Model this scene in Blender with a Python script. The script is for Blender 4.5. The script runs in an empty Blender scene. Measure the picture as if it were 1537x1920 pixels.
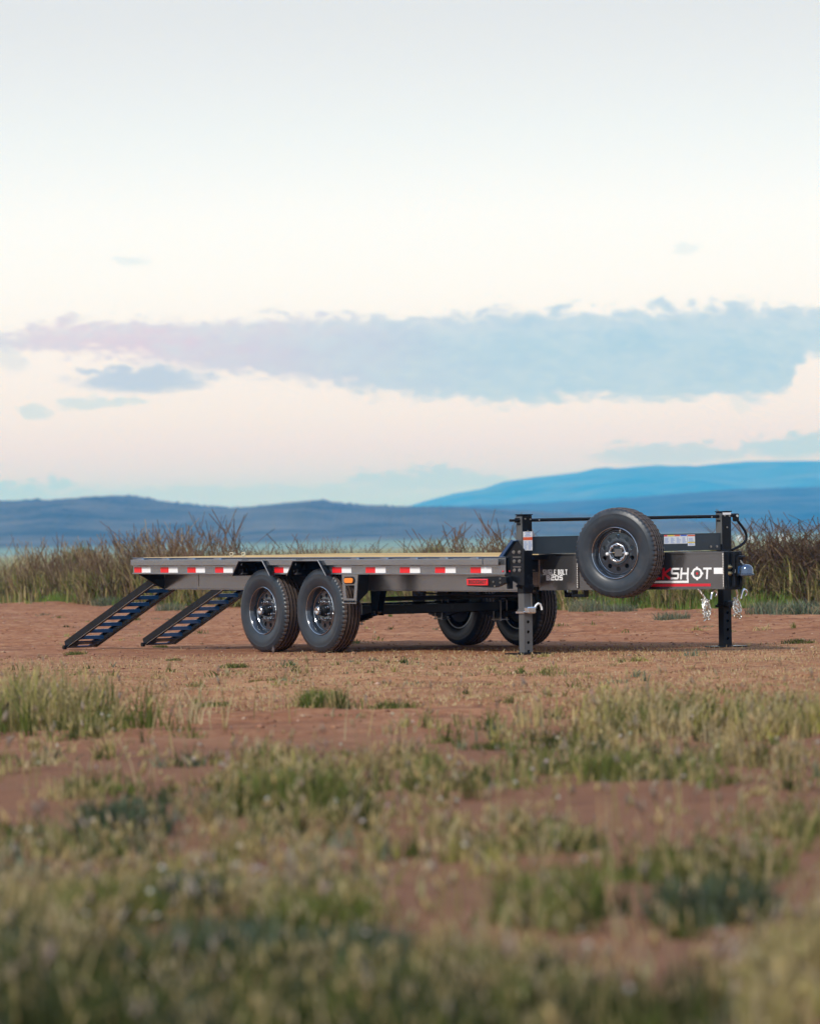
import bpy, bmesh, math, random
import numpy as np
from mathutils import Vector, Matrix
R = math.radians
random.seed(7)
rng = np.random.default_rng(7)
scene = bpy.context.scene
COL = scene.collection

# ------------------------------------------------------------------ camera
F_PX, CAM_H, ROLL, YH = 8641.0, 0.966, R(1.167), 1022.88
cam_d = bpy.data.cameras.new('camera')
cam_d.sensor_fit = 'VERTICAL'
cam_d.sensor_height = 36.0
cam_d.lens = F_PX / 1920 * 36.0
cam_d.clip_start = 0.5
cam_d.clip_end = 60000
cam_d.dof.use_dof = True
cam_d.dof.focus_distance = 43.0
cam_d.dof.aperture_fstop = 4.2
cam = bpy.data.objects.new('camera', cam_d)
COL.objects.link(cam)
pitch = math.atan((YH - 960) / F_PX)
cam.matrix_world = Matrix.Translation((0, 0, CAM_H)) @ Matrix.Rotation(R(90) + pitch, 4, 'X') @ Matrix.Rotation(-ROLL, 4, 'Z')
scene.camera = cam

# ------------------------------------------------------------------ view, sampling
scene.view_settings.view_transform = 'Standard'
scene.view_settings.look = 'None'
scene.view_settings.exposure = 0.0
scene.view_settings.gamma = 1.0
scene.view_settings.use_curve_mapping = False
scene.render.engine = 'CYCLES'
scene.cycles.use_denoising = True
scene.cycles.max_bounces = 6
scene.cycles.diffuse_bounces = 3
scene.cycles.glossy_bounces = 3
scene.cycles.transmission_bounces = 3
scene.cycles.volume_bounces = 1
scene.cycles.transparent_max_bounces = 6

def lin(c):
    return tuple(((v / 255) / 12.92 if v / 255 <= 0.04045 else ((v / 255 + 0.055) / 1.055) ** 2.4) for v in c)

# ------------------------------------------------------------------ world (sky)
SUN_EL, SUN_AZ = 38.0, 212.0      # degrees; azimuth clockwise from +Y: behind the camera, to its left
world = bpy.data.worlds.new('World')
scene.world = world
world.use_nodes = True
wt = world.node_tree
for n in list(wt.nodes):
    wt.nodes.remove(n)
W = wt.nodes.new
out = W('ShaderNodeOutputWorld')
bg = W('ShaderNodeBackground')
wt.links.new(bg.outputs[0], out.inputs[0])
tc = W('ShaderNodeTexCoord')
sep = W('ShaderNodeSeparateXYZ')
wt.links.new(tc.outputs['Generated'], sep.inputs[0])

def wm(op, a, b=None, c=None, clamp=False):
    n = W('ShaderNodeMath'); n.operation = op; n.use_clamp = clamp
    for i, v in enumerate((a, b, c)):
        if v is None: continue
        if isinstance(v, (int, float)): n.inputs[i].default_value = v
        else: wt.links.new(v, n.inputs[i])
    return n.outputs[0]

def wss(x, lo, hi):          # smoothstep lo..hi
    n = W('ShaderNodeMapRange'); n.interpolation_type = 'SMOOTHSTEP'
    wt.links.new(x, n.inputs[0])
    for i, v in ((1, lo), (2, hi)):
        if isinstance(v, (int, float)): n.inputs[i].default_value = v
        else: wt.links.new(v, n.inputs[i])
    n.inputs[3].default_value = 0; n.inputs[4].default_value = 1
    return n.outputs[0]

def wmix(f, a, b):
    n = W('ShaderNodeMix'); n.data_type = 'RGBA'
    for s, v in ((n.inputs[0], f), (n.inputs[6], a), (n.inputs[7], b)):
        if isinstance(v, (int, float)): s.default_value = v
        elif isinstance(v, tuple): s.default_value = (*v[:3], 1)
        else: wt.links.new(v, s)
    return n.outputs[2]

el = wm('MULTIPLY', wm('ARCSINE', sep.outputs[2]), 180 / math.pi)
az = wm('MULTIPLY', wm('ARCTAN2', sep.outputs[0], sep.outputs[1]), 180 / math.pi)
# gradient over elevation (fourth root so the low sky gets room)
elp = wm('POWER', wm('DIVIDE', wm('MAXIMUM', el, 0.0), 90.0), 0.4)
ramp = W('ShaderNodeValToRGB')
wt.links.new(elp, ramp.inputs[0])
stops = [(0.0, (196, 226, 232)), (0.45, (180, 210, 218)), (0.72, (196, 214, 220)), (0.95, (222, 222, 226)), (1.25, (236, 227, 230)), (1.7, (245, 236, 235)),
         (2.4, (250, 240, 239)), (3.3, (253, 246, 246)), (4.1, (252, 246, 246)), (5.2, (238, 239, 240)), (6.6, (225, 229, 231)),
         (12, (213, 222, 230)), (28, (200, 219, 240)), (90, (164, 196, 244))]
cr = ramp.color_ramp
while len(cr.elements) < len(stops):
    cr.elements.new(0.5)
for e, (d, c) in zip(cr.elements, stops):
    e.position = (d / 90) ** 0.4
    e.color = (*lin(c), 1)
base = ramp.outputs[0]
# noise in (az, el) space, stretched sideways
comb = W('ShaderNodeCombineXYZ')
wt.links.new(az, comb.inputs[0]); wt.links.new(wm('MULTIPLY', el, 2.0), comb.inputs[1])
def noise(scale, detail=6, rough=0.55, dist=0.0, off=0.0):
    v = W('ShaderNodeVectorMath'); v.operation = 'ADD'
    wt.links.new(comb.outputs[0], v.inputs[0]); v.inputs[1].default_value = (off, off * 0.7, 0)
    n = W('ShaderNodeTexNoise'); n.inputs['Scale'].default_value = scale
    n.inputs['Detail'].default_value = detail; n.inputs['Roughness'].default_value = rough; n.inputs['Distortion'].default_value = dist
    wt.links.new(v.outputs[0], n.inputs['Vector'])
    return wm('SUBTRACT', n.outputs[0], 0.5)
n1 = noise(1.1, 7, 0.62)
n2 = noise(4.0, 6, 0.6, 0.3, 13)
n3 = noise(0.45, 4, 0.5, 0.0, 31)
edge = wm('ADD', wm('MULTIPLY', n1, 0.60), wm('MULTIPLY', n2, 0.55))
# the long stratus band
lowe = wm('ADD', wm('ADD', 1.74, wm('MULTIPLY', wss(az, 1.5, -5.6), 0.80)), wm('MULTIPLY', wss(wm('ADD', az, wm('ADD', wm('MULTIPLY', n1, 1.2), wm('MULTIPLY', n2, .8))), 4.55, 5.1), 0.55))
top = wm('ADD', 2.92, wm('MULTIPLY', wss(az, -3.4, -5.6), -0.12))
nb2 = wm('ABSOLUTE', noise(2.3, 5, 0.55, 0.2, 57)); nb3 = wm('ABSOLUTE', noise(6.5, 4, 0.55, 0.2, 77))
ed_t = wm('ADD', wm('SUBTRACT', wm('SUBTRACT', wm('ADD', el, wm('MULTIPLY', n1, 0.45)), wm('MULTIPLY', nb2, 1.0)), wm('MULTIPLY', nb3, 0.28)), 0.07)
ed_b = wm('ADD', el, wm('MULTIPLY', edge, 0.9))
up = wm('SUBTRACT', 1.0, wss(ed_t, wm('SUBTRACT', top, 0.15), wm('ADD', top, 0.04)))
dn = wss(ed_b, wm('SUBTRACT', lowe, 0.06), wm('ADD', lowe, 0.13))
band = wm('MULTIPLY', up, dn)
inner = wm('ADD', 1.0, wm('MULTIPLY', n3, 0.35), clamp=True)
band = wm('MULTIPLY', band, inner)
ccol = wmix(wss(wm('ADD', az, wm('MULTIPLY', n1, 2.5)), -4.2, 2.0), lin((218, 186, 198)), lin((160, 184, 206)))
ccol = wmix(wm('MULTIPLY', wss(ed_t, 2.45, 3.0), 0.5), ccol, lin((232, 220, 222)))
ccol = wmix(wm('MULTIPLY', wss(ed_b, 2.5, 1.9), 0.30), ccol, lin((176, 188, 214)))
ccol = wmix(wm('ADD', 0.45, wm('ADD', wm('MULTIPLY', n2, 2.2), wm('MULTIPLY', n1, 2.2)), clamp=True), ccol, wmix(0.55, ccol, lin((204, 212, 222))))
sky = wmix(wm('MULTIPLY', band, 0.96), base, ccol)
# small separate clouds: (px, py, half width px, half height px, colour, strength)
D = 180 / math.pi / F_PX
def ae(px, py):
    dx, dy = px - 768, py - YH
    return (dx * math.cos(ROLL) - dy * math.sin(ROLL)) * D, -(dx * math.sin(ROLL) + dy * math.cos(ROLL)) * D
for px, py, hw, hh, c, s in [(265, 712, 135, 27, (184, 186, 206), 0.95), (172, 758, 72, 13, (205, 214, 222), 0.8), (62, 773, 36, 17, (205, 214, 222), 0.8),
                             (238, 489, 38, 11, (222, 224, 230), 0.55), (1290, 468, 26, 12, (222, 224, 228), 0.5),
                             (1240, 852, 150, 22, (186, 200, 212), 0.85), (1500, 838, 130, 24, (178, 198, 212), 0.9),
                             (790, 898, 150, 22, (180, 200, 212), 0.9), (30, 922, 130, 24, (168, 198, 212), 0.85), (350, 926, 440, 14, (184, 206, 214), 0.7),
                             (1385, 762, 30, 14, (215, 220, 224), 0.5), (12, 660, 34, 40, (208, 208, 216), 0.5)]:
    a0, e0 = ae(px, py)
    rx, ry = hw * D, hh * D
    x2 = wm('POWER', wm('DIVIDE', wm('SUBTRACT', wm('ADD', az, wm('MULTIPLY', n1, 1.3)), a0), rx), 2.0)
    y2 = wm('POWER', wm('DIVIDE', wm('SUBTRACT', wm('ADD', el, wm('MULTIPLY', n2, 0.30)), e0), ry), 2.0)
    rr = wm('ADD', wm('ADD', x2, y2), wm('ADD', wm('MULTIPLY', n1, 1.6), wm('MULTIPLY', n2, 2.2)))
    m = wm('MULTIPLY', wss(rr, 1.25, 0.25), s)
    sky = wmix(m, sky, lin(c))
# clear-air part from the physical sky
nis = W('ShaderNodeTexSky'); nis.sky_type = 'NISHITA'; nis.sun_disc = False
nis.sun_elevation = R(SUN_EL); nis.sun_rotation = R(SUN_AZ)
ns = W('ShaderNodeVectorMath'); ns.operation = 'SCALE'; ns.inputs[3].default_value = 0.10
wt.links.new(nis.outputs[0], ns.inputs[0])
sky = wmix(0.10, sky, ns.outputs[0])
lw = wm('SUBTRACT', 1.0, wss(el, 3.6, 7.0))
low = W('ShaderNodeVectorMath'); low.operation = 'MULTIPLY'
cc_ = W('ShaderNodeCombineXYZ'); cc_.inputs[0].default_value = 1.02
wt.links.new(wm('ADD', 1.02, wm('MULTIPLY', lw, 0.13)), cc_.inputs[1]); wt.links.new(wm('ADD', 1.04, wm('MULTIPLY', lw, 0.21)), cc_.inputs[2])
wt.links.new(sky, low.inputs[0]); wt.links.new(cc_.outputs[0], low.inputs[1])
wt.links.new(low.outputs[0], bg.inputs[0])
bg.inputs[1].default_value = 1.06
world.cycles.sampling_method = 'AUTOMATIC'

# ------------------------------------------------------------------ sun
sd = bpy.data.lights.new('sun', 'SUN')
sd.energy = 3.0; sd.angle = R(7); sd.color = (1.0, 0.95, 0.88)
sun = bpy.data.objects.new('sun', sd); COL.objects.link(sun)
a = R(SUN_AZ)
to_sun = Vector((math.sin(a) * math.cos(R(SUN_EL)), math.cos(a) * math.cos(R(SUN_EL)), math.sin(R(SUN_EL))))
sun.rotation_euler = to_sun.to_track_quat('Z', 'Y').to_euler()

# ================================================================== helpers
def tag(o, label=None, cat=None, group=None, kind=None):
    if label: o['label'] = label
    if cat: o['category'] = cat
    if group: o['group'] = group
    if kind: o['kind'] = kind
    return o

def link(name, me, mats, parent=None, loc=None, rot=None):
    o = bpy.data.objects.new(name, me)
    COL.objects.link(o)
    if mats is not None:
        for m in (mats if isinstance(mats, (list, tuple)) else [mats]):
            if me is not None and len(me.materials) < len(mats if isinstance(mats, (list, tuple)) else [mats]):
                me.materials.append(m)
    if parent: o.parent = parent
    if loc is not None: o.location = loc
    if rot is not None: o.rotation_euler = rot
    return o

def empty(name, loc=(0, 0, 0), parent=None):
    o = bpy.data.objects.new(name, None)
    COL.objects.link(o); o.location = loc; o.empty_display_size = 0.1
    if parent: o.parent = parent
    return o

class MB:
    """collects primitives and links them as one mesh object"""
    def __init__(s):
        s.v = []; s.f = []; s.mi = []
    def add(s, vs, fs, m=0):
        b = len(s.v)
        s.v += [tuple(p) for p in vs]
        s.f += [tuple(i + b for i in f) for f in fs]
        s.mi += [m] * len(fs)
        return s
    def box(s, x0, x1, y0, y1, z0, z1, m=0, M=None):
        vs = [Vector((x, y, z)) for z in (z0, z1) for y in (y0, y1) for x in (x0, x1)]
        if M is not None: vs = [M @ p for p in vs]
        return s.add(vs, [(0, 2, 3, 1), (4, 5, 7, 6), (0, 1, 5, 4), (2, 6, 7, 3), (0, 4, 6, 2), (1, 3, 7, 5)], m)
    def cbox(s, x0, x1, y0, y1, z0, z1, c=0.004, m=0, M=None):
        """box with chamfered vertical and horizontal edges (a bevelled block)"""
        bm = bmesh.new()
        bmesh.ops.create_cube(bm, size=1)
        for v in bm.verts:
            v.co = Vector((x0 if v.co.x < 0 else x1, y0 if v.co.y < 0 else y1, z0 if v.co.z < 0 else z1))
        bmesh.ops.bevel(bm, geom=list(bm.edges), offset=c, segments=1, affect='EDGES')
        bm.verts.index_update()
        vs = [v.co.copy() for v in bm.verts]
        if M is not None: vs = [M @ p for p in vs]
        s.add(vs, [tuple(v.index for v in f.verts) for f in bm.faces], m)
        bm.free(); return s
    def poly(s, pts, d, m=0):
        """closed polygon pts (Vectors) extruded by vector d"""
        n = len(pts); d = Vector(d)
        pts = [Vector(p) for p in pts]
        vs = pts + [p + d for p in pts]
        fs = [tuple(range(n)), tuple(range(2 * n - 1, n - 1, -1))] + [(i, i + n, (i + 1) % n + n, (i + 1) % n) for i in range(n)]
        return s.add(vs, fs, m)
    def tube(s, pts, r, n=10, m=0, caps=True):
        pts = [Vector(p) for p in pts]
        rs = r if isinstance(r, (list, tuple)) else [r] * len(pts)
        b = len(s.v); up = None
        for i, p in enumerate(pts):
            t = (pts[min(i + 1, len(pts) - 1)] - pts[max(i - 1, 0)]).normalized()
            if up is None:
                up = Vector((0, 0, 1)) if abs(t.z) < 0.9 else Vector((1, 0, 0))
            u = t.cross(up).normalized(); w = u.cross(t).normalized(); up = w
            for k in range(n):
                a = 2 * math.pi * k / n
                s.v.append(tuple(p + (u * math.cos(a) + w * math.sin(a)) * rs[i]))
        for i in range(len(pts) - 1):
            for k in range(n):
                k2 = (k + 1) % n
                s.f.append((b + i * n + k, b + i * n + k2, b + (i + 1) * n + k2, b + (i + 1) * n + k)); s.mi.append(m)
        if caps:
            s.f.append(tuple(b + k for k in range(n))[::-1]); s.mi.append(m)
            e = b + (len(pts) - 1) * n
            s.f.append(tuple(e + k for k in range(n))); s.mi.append(m)
        return s
    def lathe(s, prof, seg=48, m=0, close=False, mod=None):
        """profile of (y, r) revolved round the Y axis"""
        b = len(s.v); n = len(prof)
        for k in range(seg):
            a = 2 * math.pi * k / seg
            for j, (y, r) in enumerate(prof):
                rr = r + (mod(k, j) if mod else 0)
                s.v.append((rr * math.cos(a), y, rr * math.sin(a)))
        for k in range(seg):
            k2 = (k + 1) % seg
            for j in range(n if close else n - 1):
                j2 = (j + 1) % n
                s.f.append((b + k * n + j, b + k * n + j2, b + k2 * n + j2, b + k2 * n + j)); s.mi.append(m)
        return s
    def mesh(s, name, smooth=False, angle=None):
        me = bpy.data.meshes.new(name)
        me.from_pydata(s.v, [], s.f)
        me.polygons.foreach_set('material_index', s.mi)
        bm = bmesh.new(); bm.from_mesh(me)
        bmesh.ops.recalc_face_normals(bm, faces=bm.faces)
        bm.to_mesh(me); bm.free()
        if smooth:
            me.polygons.foreach_set('use_smooth', [True] * len(me.polygons))
            me.set_sharp_from_angle(angle=R(angle or 35))
        me.update()
        return me
    def build(s, name, mats, parent=None, smooth=False, angle=None, loc=None, rot=None):
        return link(name, s.mesh(name, smooth, angle), mats, parent, loc, rot)

# ------------------------------------------------------------------ materials
def newmat(name):
    m = bpy.data.materials.new(name); m.use_nodes = True
    nt = m.node_tree
    return m, nt, nt.nodes['Principled BSDF']

def paint(name, col, rough=0.4, metal=0.0, var=0.12, bump=0.0, coat=0.0, scale=6, dirt=0.0, spec=0.5):
    m, nt, p = newmat(name)
    p.inputs['Specular IOR Level'].default_value = spec
    tcn = nt.nodes.new('ShaderNodeTexCoord')
    n = nt.nodes.new('ShaderNodeTexNoise'); n.inputs['Scale'].default_value = scale; n.inputs['Detail'].default_value = 6
    nt.links.new(tcn.outputs['Object'], n.inputs['Vector'])
    r = nt.nodes.new('ShaderNodeMapRange'); r.inputs[3].default_value = rough * 0.75; r.inputs[4].default_value = rough * 1.3
    nt.links.new(n.outputs[0], r.inputs[0]); nt.links.new(r.outputs[0], p.inputs['Roughness'])
    mx = nt.nodes.new('ShaderNodeMix'); mx.data_type = 'RGBA'
    mx.inputs[6].default_value = (*[c * (1 - var) for c in col], 1); mx.inputs[7].default_value = (*[min(1, c * (1 + var)) for c in col], 1)
    nt.links.new(n.outputs[0], mx.inputs[0])
    last = mx.outputs[2]
    if dirt > 0:
        n2 = nt.nodes.new('ShaderNodeTexNoise'); n2.inputs['Scale'].default_value = 9; n2.inputs['Detail'].default_value = 8; n2.inputs['Roughness'].default_value = 0.7
        nt.links.new(tcn.outputs['Object'], n2.inputs['Vector'])
        rr = nt.nodes.new('ShaderNodeMapRange'); rr.inputs[1].default_value = 0.48; rr.inputs[2].default_value = 0.75; rr.inputs[4].default_value = dirt
        nt.links.new(n2.outputs[0], rr.inputs[0])
        m2 = nt.nodes.new('ShaderNodeMix'); m2.data_type = 'RGBA'
        nt.links.new(rr.outputs[0], m2.inputs[0]); nt.links.new(last, m2.inputs[6]); m2.inputs[7].default_value = (0.22, 0.15, 0.10, 1)
        last = m2.outputs[2]
    nt.links.new(last, p.inputs['Base Color'])
    p.inputs['Metallic'].default_value = metal
    p.inputs['Coat Weight'].default_value = coat
    if bump:
        b = nt.nodes.new('ShaderNodeBump'); b.inputs['Strength'].default_value = bump; b.inputs['Distance'].default_value = 0.003
        n3 = nt.nodes.new('ShaderNodeTexNoise'); n3.inputs['Scale'].default_value = 60; n3.inputs['Detail'].default_value = 4
        nt.links.new(tcn.outputs['Object'], n3.inputs['Vector'])
        nt.links.new(n3.outputs[0], b.inputs['Height']); nt.links.new(b.outputs[0], p.inputs['Normal'])
    return m

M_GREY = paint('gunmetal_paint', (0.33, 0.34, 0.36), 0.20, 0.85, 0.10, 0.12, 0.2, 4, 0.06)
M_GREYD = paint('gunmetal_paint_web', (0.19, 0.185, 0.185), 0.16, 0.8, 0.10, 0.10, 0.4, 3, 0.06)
M_BLACK = paint('black_gloss_paint', (0.007, 0.009, 0.012), 0.25, 0.0, 0.2, 0.05, 0.0, 5, 0.0, 0.2)
M_BLACKM = paint('black_satin_paint', (0.010, 0.012, 0.015), 0.4, 0.0, 0.2, 0.1, 0.0, 5, 0.03, 0.14)
M_JACK = paint('jack_grey', (0.11, 0.115, 0.12), 0.33, 0.35, 0.12, 0.08, 0.2, 7, 0.08)
M_BLACKSKY = paint('black_gloss_sky_tint', (0.013, 0.050, 0.135), 0.22, 0.0, 0.2, 0.0, 0.3, 5)  # black gloss with the blue of reflected sky put into its base colour
M_RUBBER = paint('tyre_rubber', (0.020, 0.028, 0.038), 0.36, 0.0, 0.25, 0.12, 0.0, 14, 0.14)
M_TREAD = paint('dusty_tread_rubber', (0.075, 0.055, 0.047), 0.65, 0.0, 0.3, 0.2, 0.0, 30, 0.35)
M_GROOVE = paint('groove_rubber', (0.008, 0.007, 0.007), 0.8, 0.0, 0.1, 0, 0, 5, 0, 0.2)
M_SLATE = paint('slate_paint', (0.028, 0.040, 0.052), 0.32, 0.0, 0.15, 0.06, 0.0, 4, 0.04, 0.4)
M_DCHROME = paint('blued_steel', (0.12, 0.16, 0.23), 0.22, 0.9, 0.1, 0.0, 0.3, 20)
M_RIM = paint('black_wheel_enamel', (0.018, 0.024, 0.034), 0.14, 0.15, 0.1, 0.0, 1.0, 5)
M_CHROME = paint('chrome', (0.72, 0.74, 0.78), 0.14, 1.0, 0.06, 0.0, 0.0, 20)
M_ZINC = paint('yellow_zinc', (0.62, 0.56, 0.38), 0.3, 1.0, 0.15, 0.1, 0.0, 30)
M_STEEL = paint('raw_steel', (0.42, 0.40, 0.38), 0.35, 1.0, 0.2, 0.1, 0.0, 20)
M_RED = paint('red_reflective_tape', (0.78, 0.012, 0.018), 0.35, 0.0, 0.04)
M_WHITE = paint('white_reflective_tape', (0.86, 0.87, 0.88), 0.35, 0.0, 0.02)
M_REDL = paint('red_lens', (0.75, 0.02, 0.03), 0.15, 0.0, 0.1, 0, 0.8)
M_AMBER = paint('amber_lens', (0.95, 0.26, 0.03), 0.12, 0.0, 0.15, 0, 0.8, 40)
M_PAPER = paint('white_vinyl', (0.80, 0.82, 0.84), 0.4, 0.0, 0.02)
M_BLUEP = paint('pale_blue_print', (0.30, 0.42, 0.68), 0.5, 0.0, 0.05)
M_ORANGE = paint('orange_red_print', (0.75, 0.12, 0.04), 0.5, 0.0, 0.03)
M_YELLOW = paint('yellow_print', (0.80, 0.62, 0.05), 0.5, 0.0, 0.03)
M_DBLUE = paint('blue_print', (0.05, 0.12, 0.55), 0.5, 0.0, 0.03)
M_DECALR = paint('red_vinyl', (0.60, 0.015, 0.03), 0.35, 0.0, 0.03)
M_BLKP = paint('black_print', (0.01, 0.01, 0.01), 0.5)
M_ROPE = paint('pale_rope', (0.55, 0.48, 0.34), 0.8, 0.0, 0.2, 0.3)

def wood_mat():
    m, nt, p = newmat('pine_plank')
    t = nt.nodes.new('ShaderNodeTexCoord'); mp = nt.nodes.new('ShaderNodeMapping'); mp.inputs['Scale'].default_value = (1.2, 22, 22)
    n = nt.nodes.new('ShaderNodeTexNoise'); n.inputs['Scale'].default_value = 3; n.inputs['Detail'].default_value = 8
    oi = nt.nodes.new('ShaderNodeObjectInfo')
    nt.links.new(t.outputs['Object'], mp.inputs[0]); nt.links.new(mp.outputs[0], n.inputs['Vector'])
    r = nt.nodes.new('ShaderNodeValToRGB'); r.color_ramp.elements[0].color = (0.40, 0.22, 0.055, 1); r.color_ramp.elements[1].color = (0.62, 0.40, 0.13, 1)
    r.color_ramp.elements[0].position = 0.3; r.color_ramp.elements[1].position = 0.7
    nt.links.new(n.outputs[0], r.inputs[0])
    hs = nt.nodes.new('ShaderNodeHueSaturation'); v = nt.nodes.new('ShaderNodeMapRange'); v.inputs[3].default_value = 0.8; v.inputs[4].default_value = 1.15
    nt.links.new(oi.outputs['Random'], v.inputs[0]); nt.links.new(v.outputs[0], hs.inputs['Value']); nt.links.new(r.outputs[0], hs.inputs['Color'])
    nt.links.new(hs.outputs[0], p.inputs['Base Color']); p.inputs['Roughness'].default_value = 0.6
    return m
M_WOOD = wood_mat()

def foliage_mat(name, trans=0.3, attr=True, col=(0.1, 0.12, 0.05), rough=0.6):
    m = bpy.data.materials.new(name); m.use_nodes = True; nt = m.node_tree
    for n in list(nt.nodes): nt.nodes.remove(n)
    o = nt.nodes.new('ShaderNodeOutputMaterial')
    d = nt.nodes.new('ShaderNodeBsdfDiffuse'); t = nt.nodes.new('ShaderNodeBsdfTranslucent'); mx = nt.nodes.new('ShaderNodeMixShader'); mx.inputs[0].default_value = trans
    if attr:
        a = nt.nodes.new('ShaderNodeAttribute'); a.attribute_name = 'Col'; src = a.outputs[0]
    else:
        oi = nt.nodes.new('ShaderNodeObjectInfo'); hs = nt.nodes.new('ShaderNodeHueSaturation'); hs.inputs['Color'].default_value = (*col, 1)
        v = nt.nodes.new('ShaderNodeMapRange'); v.inputs[3].default_value = 0.75; v.inputs[4].default_value = 1.3
        nt.links.new(oi.outputs['Random'], v.inputs[0]); nt.links.new(v.outputs[0], hs.inputs['Value']); src = hs.outputs[0]
    nt.links.new(src, d.inputs[0]); nt.links.new(src, t.inputs[0])
    nt.links.new(d.outputs[0], mx.inputs[1]); nt.links.new(t.outputs[0], mx.inputs[2]); nt.links.new(mx.outputs[0], o.inputs[0])
    return m
M_LEAF = foliage_mat('grass_blades', 0.32)
M_STALK = foliage_mat('dry_stalks', 0.0)

# ------------------------------------------------------------------ numpy noise
_perm = np.random.default_rng(3).random((256, 256))
def vnoise(x, y, seed=0):
    x = np.asarray(x, float) + seed * 17.3; y = np.asarray(y, float) + seed * 9.1
    xi = np.floor(x).astype(int); yi = np.floor(y).astype(int)
    fx = x - xi; fy = y - yi
    fx = fx * fx * (3 - 2 * fx); fy = fy * fy * (3 - 2 * fy)
    g = lambda i, j: _perm[i & 255, j & 255]
    return (g(xi, yi) * (1 - fx) * (1 - fy) + g(xi + 1, yi) * fx * (1 - fy) + g(xi, yi + 1) * (1 - fx) * fy + g(xi + 1, yi + 1) * fx * fy) * 2 - 1
def fbm(x, y, oct=4, seed=0, gain=0.5):
    s = 0; a = 1; f = 1
    for i in range(oct):
        s = s + a * vnoise(x * f, y * f, seed + i); a *= gain; f *= 2.03
    return s

def veg_edge(x):            # where the dirt lot ends and the grass begins, as a distance along Y
    return 73.0 - 2.0 * np.asarray(x) + 2.6 * fbm(np.asarray(x) * 0.6, np.asarray(x) * 0 + 3.3, 4, 5)

def gz(x, y):
    x = np.asarray(x, float); y = np.asarray(y, float)
    near = np.clip((60 - y) / 15, 0, 1)
    z = 0.015 * fbm(x * 2.2, y * 1.1, 4, 1, 0.6) + 0.022 * fbm(x * 0.33, y * 0.28, 3, 9)
    z = z + 0.012 * fbm(x * .7, y * 2.4, 3, 15)
    z = z + 0.007 * np.abs(fbm(x * 7, y * 3.3, 2, 21))
    # tyre-flattened pad under the trailer
    dx = (x - 0.2) / 4.6; dy = (y - 42.5) / 4.5
    pad = np.clip(1.6 - np.sqrt(dx * dx + dy * dy), 0, 1)
    z = z * (1 - 0.85 * pad) - .004 * pad
    far = np.clip((y - 58) / 25, 0, 1) * np.clip((130 - y) / 30, 0, 1)
    z = z + far * 0.05 * (fbm(x * 0.4, y * 0.35, 3, 33))
    z = z * np.clip((260 - y) / 120, 0, 1)
    return z

# ------------------------------------------------------------------ pixel -> ground point (1537 x 1920 frame)
def px_ground(px, py, z=0.0):
    dx, dy = px - 768, py - YH
    u = dx * math.cos(ROLL) - dy * math.sin(ROLL); v = dx * math.sin(ROLL) + dy * math.cos(ROLL)
    y = F_PX * (CAM_H - z) / v
    return u / F_PX * y, y
def px_at(px, y, py=1000):
    dx, dy = px - 768, py - YH
    u = dx * math.cos(ROLL) - dy * math.sin(ROLL); v = dx * math.sin(ROLL) + dy * math.cos(ROLL)
    return u / F_PX * y, CAM_H - v / F_PX * y

# ================================================================== GROUND
def axis(parts):
    o = []
    for a, b, s in parts: o += list(np.arange(a, b, s))
    return np.array(o)
xs = np.concatenate([-np.geomspace(9000, 9, 26)[:-1], np.arange(-9, 9, 0.085), np.geomspace(9, 9000, 26)])
ys = np.concatenate([[-60, -20, -5, 0, 3], np.arange(6, 26, 0.07), np.arange(26, 60, 0.07), np.arange(60, 105, 0.25), np.geomspace(105, 30000, 46)])
X, Y = np.meshgrid(xs, ys)
Z = gz(X, Y)
nx, nyy = len(xs), len(ys)
me = bpy.data.meshes.new('ground')
co = np.stack([X.ravel(), Y.ravel(), Z.ravel()], 1).astype(np.float32)
me.vertices.add(len(co)); me.vertices.foreach_set('co', co.ravel())
i = np.arange(nx - 1)[None, :] + nx * np.arange(nyy - 1)[:, None]
q = np.stack([i, i + 1, i + 1 + nx, i + nx], -1).reshape(-1, 4).astype(np.int32)
me.loops.add(q.size); me.loops.foreach_set('vertex_index', q.ravel())
me.polygons.add(len(q)); me.polygons.foreach_set('loop_start', np.arange(0, q.size, 4, dtype=np.int32))
me.polygons.foreach_set('use_smooth', np.ones(len(q), bool))
me.update(calc_edges=True)

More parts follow.
